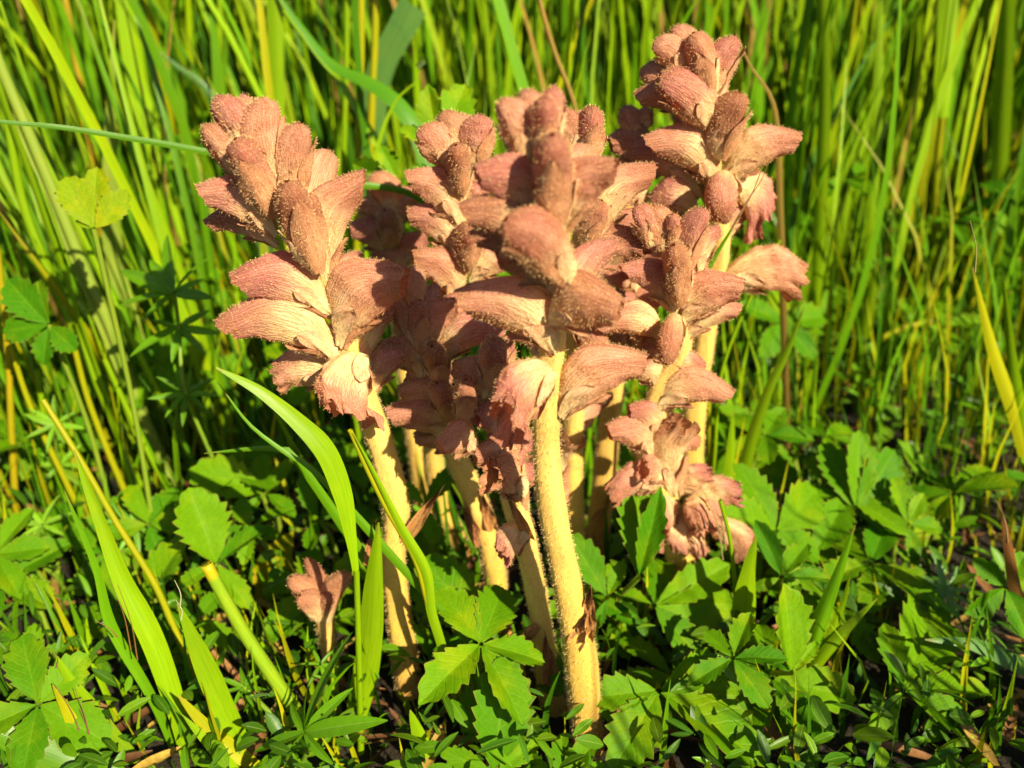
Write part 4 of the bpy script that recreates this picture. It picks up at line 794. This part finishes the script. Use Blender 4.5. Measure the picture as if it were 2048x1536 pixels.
# ground cover of small leaves
NC = 6800; Dc = .15+.75*rf.random(NC)**1.25; xc = rf.uniform(-.66, .66, NC)*(Dc*.95+.08); zc = rf.uniform(.001, .022, NC)+np.clip(Dc-.26, 0, .3)*rf.uniform(0, .22, NC)
Pl, Fl, uvl = [], [], []
t, s = np.meshgrid(np.linspace(0, 1, 6), np.linspace(-1, 1, 3), indexing='ij'); wl = .22*np.sin(math.pi*np.clip(t*.95+.03, 0, 1)**1.1)**.7
unit = np.stack([s*wl, t, .3*np.abs(s)*wl-.15*t**2], -1).reshape(-1, 3)
Lc = rf.uniform(.004, .010, NC)*np.where(Dc > .3, 1.4, 1); az = rf.uniform(0, 6.28, NC); tl = rf.normal(.35, .4, NC); wdc = rf.uniform(.4, 1.05, NC)
d = np.stack([np.cos(az)*np.cos(tl), np.sin(az)*np.cos(tl), np.sin(tl)], 1); upv = nrm(np.stack([rf.normal(0, .35, NC), rf.normal(-.25, .35, NC), np.ones(NC)], 1)); zz = nrm(upv-d*np.sum(upv*d, 1, keepdims=True)); xx = np.cross(d, zz)
Q = np.stack([xc, Dc, zc], 1)[:, None]+Lc[:, None, None]*(unit[None, :, :1]*xx[:, None]*wdc[:, None, None]+unit[None, :, 1:2]*d[:, None]+unit[None, :, 2:]*zz[:, None])
fc = gridf(6, 3); FQ = (np.arange(NC)[:, None, None]*18+fc[None]).reshape(-1, 4)
cc = np.array([GREEN, DEEP, (.05, .13, .002), (.09, .18, .002)])[rf.integers(4, size=NC)]*rf.uniform(.6, 1.2, (NC, 1))
o = put('ground_cover', new_mesh('ground_cover', Q.reshape(-1, 3), FQ, M_COVER, np.repeat(cc, 18, 0), np.tile(np.stack([s.ravel(), t.ravel()], 1), (NC, 1))), kind='stuff')
tag(o, 'carpet of small green leaves covering the soil', 'ground cover')
# straw and brown litter
NL = 800; Dl = .10+.5*rf.random(NL); xl = rf.uniform(-.66, .66, NL)*(Dl+.06); az = rf.uniform(0, 6.28, NL); Ll = rf.uniform(.005, .03, NL); wl = rf.uniform(.0006, .0025, NL)
t = np.linspace(0, 1, 5)[None, :, None]; s = np.array((-1, 0, 1.0))[None, None]
X = xl[:, None, None]+Ll[:, None, None]*(t-.5)*np.cos(az)[:, None, None]-wl[:, None, None]*s*np.sin(az)[:, None, None]*np.sin(math.pi*(t*.9+.05)); Y = Dl[:, None, None]+Ll[:, None, None]*(t-.5)*np.sin(az)[:, None, None]+wl[:, None, None]*s*np.cos(az)[:, None, None]*np.sin(math.pi*(t*.9+.05))
Zl = rf.uniform(.0015, .006, NL)[:, None, None]+Ll[:, None, None]*.25*rf.normal(0, 1, NL)[:, None, None]*(t-.5)+np.abs(s)*wl[:, None, None]*.5
cl = np.array([TAN, (.25, .12, .04), (.14, .06, .02), (.42, .28, .05)])[rf.integers(4, size=NL)]*rf.uniform(.6, 1.1, (NL, 1))
o = put('leaf_litter', new_mesh('leaf_litter', np.stack([X, Y, np.broadcast_to(Zl, X.shape)], -1).reshape(-1, 3), batch_faces(NL, 5), M_STRAW, np.repeat(cl, 15, 0), None), kind='stuff')
tag(o, 'dry straw and brown litter on the soil between the leaves', 'litter')

# dew on blades and leaf edges
def dew():
    rng = np.random.default_rng(9); P, F = [], []; base = bpy.data.meshes.new('t'); import bmesh
    bm = bmesh.new(); bmesh.ops.create_icosphere(bm, subdivisions=2, radius=1); uv = np.array([v.co[:] for v in bm.verts]); uf = np.array([[v.index for v in f.verts] for f in bm.faces]); bm.free(); bpy.data.meshes.remove(base)
    bpy.context.view_layer.update(); pick = [o for o in S.objects if o.name.startswith(('leaflet', 'leaf.')) and o.matrix_world.translation.y < .4]
    k = 0
    for o in pick:
        for _ in range(int(rng.poisson(.55))):
            v = o.data.vertices[int(rng.integers(len(o.data.vertices)//11))*11+(0 if rng.random() < .5 else 10)] if o.data.name.startswith('leaflet') else o.data.vertices[int(rng.integers(len(o.data.vertices)))]
            c = np.array(o.matrix_world @ v.co); r = rng.uniform(.00015, .0004); P.append(uv*r*np.array((1, 1, .85))+c+np.array((0, 0, r*.5))); F.append(uf+k*len(uv)); k += 1
    for q in ((845, 124), (838, 130)):
        P.append(uv*.0011+at(*q, .318)); F.append(uf+k*len(uv)); k += 1
    o = put('dew_drops', new_mesh('dew_drops', np.vstack(P), np.vstack(F), M_DEW), kind='stuff'); tag(o, 'tiny clear dew drops sparkling on the leaf edges', 'dew')
dew()
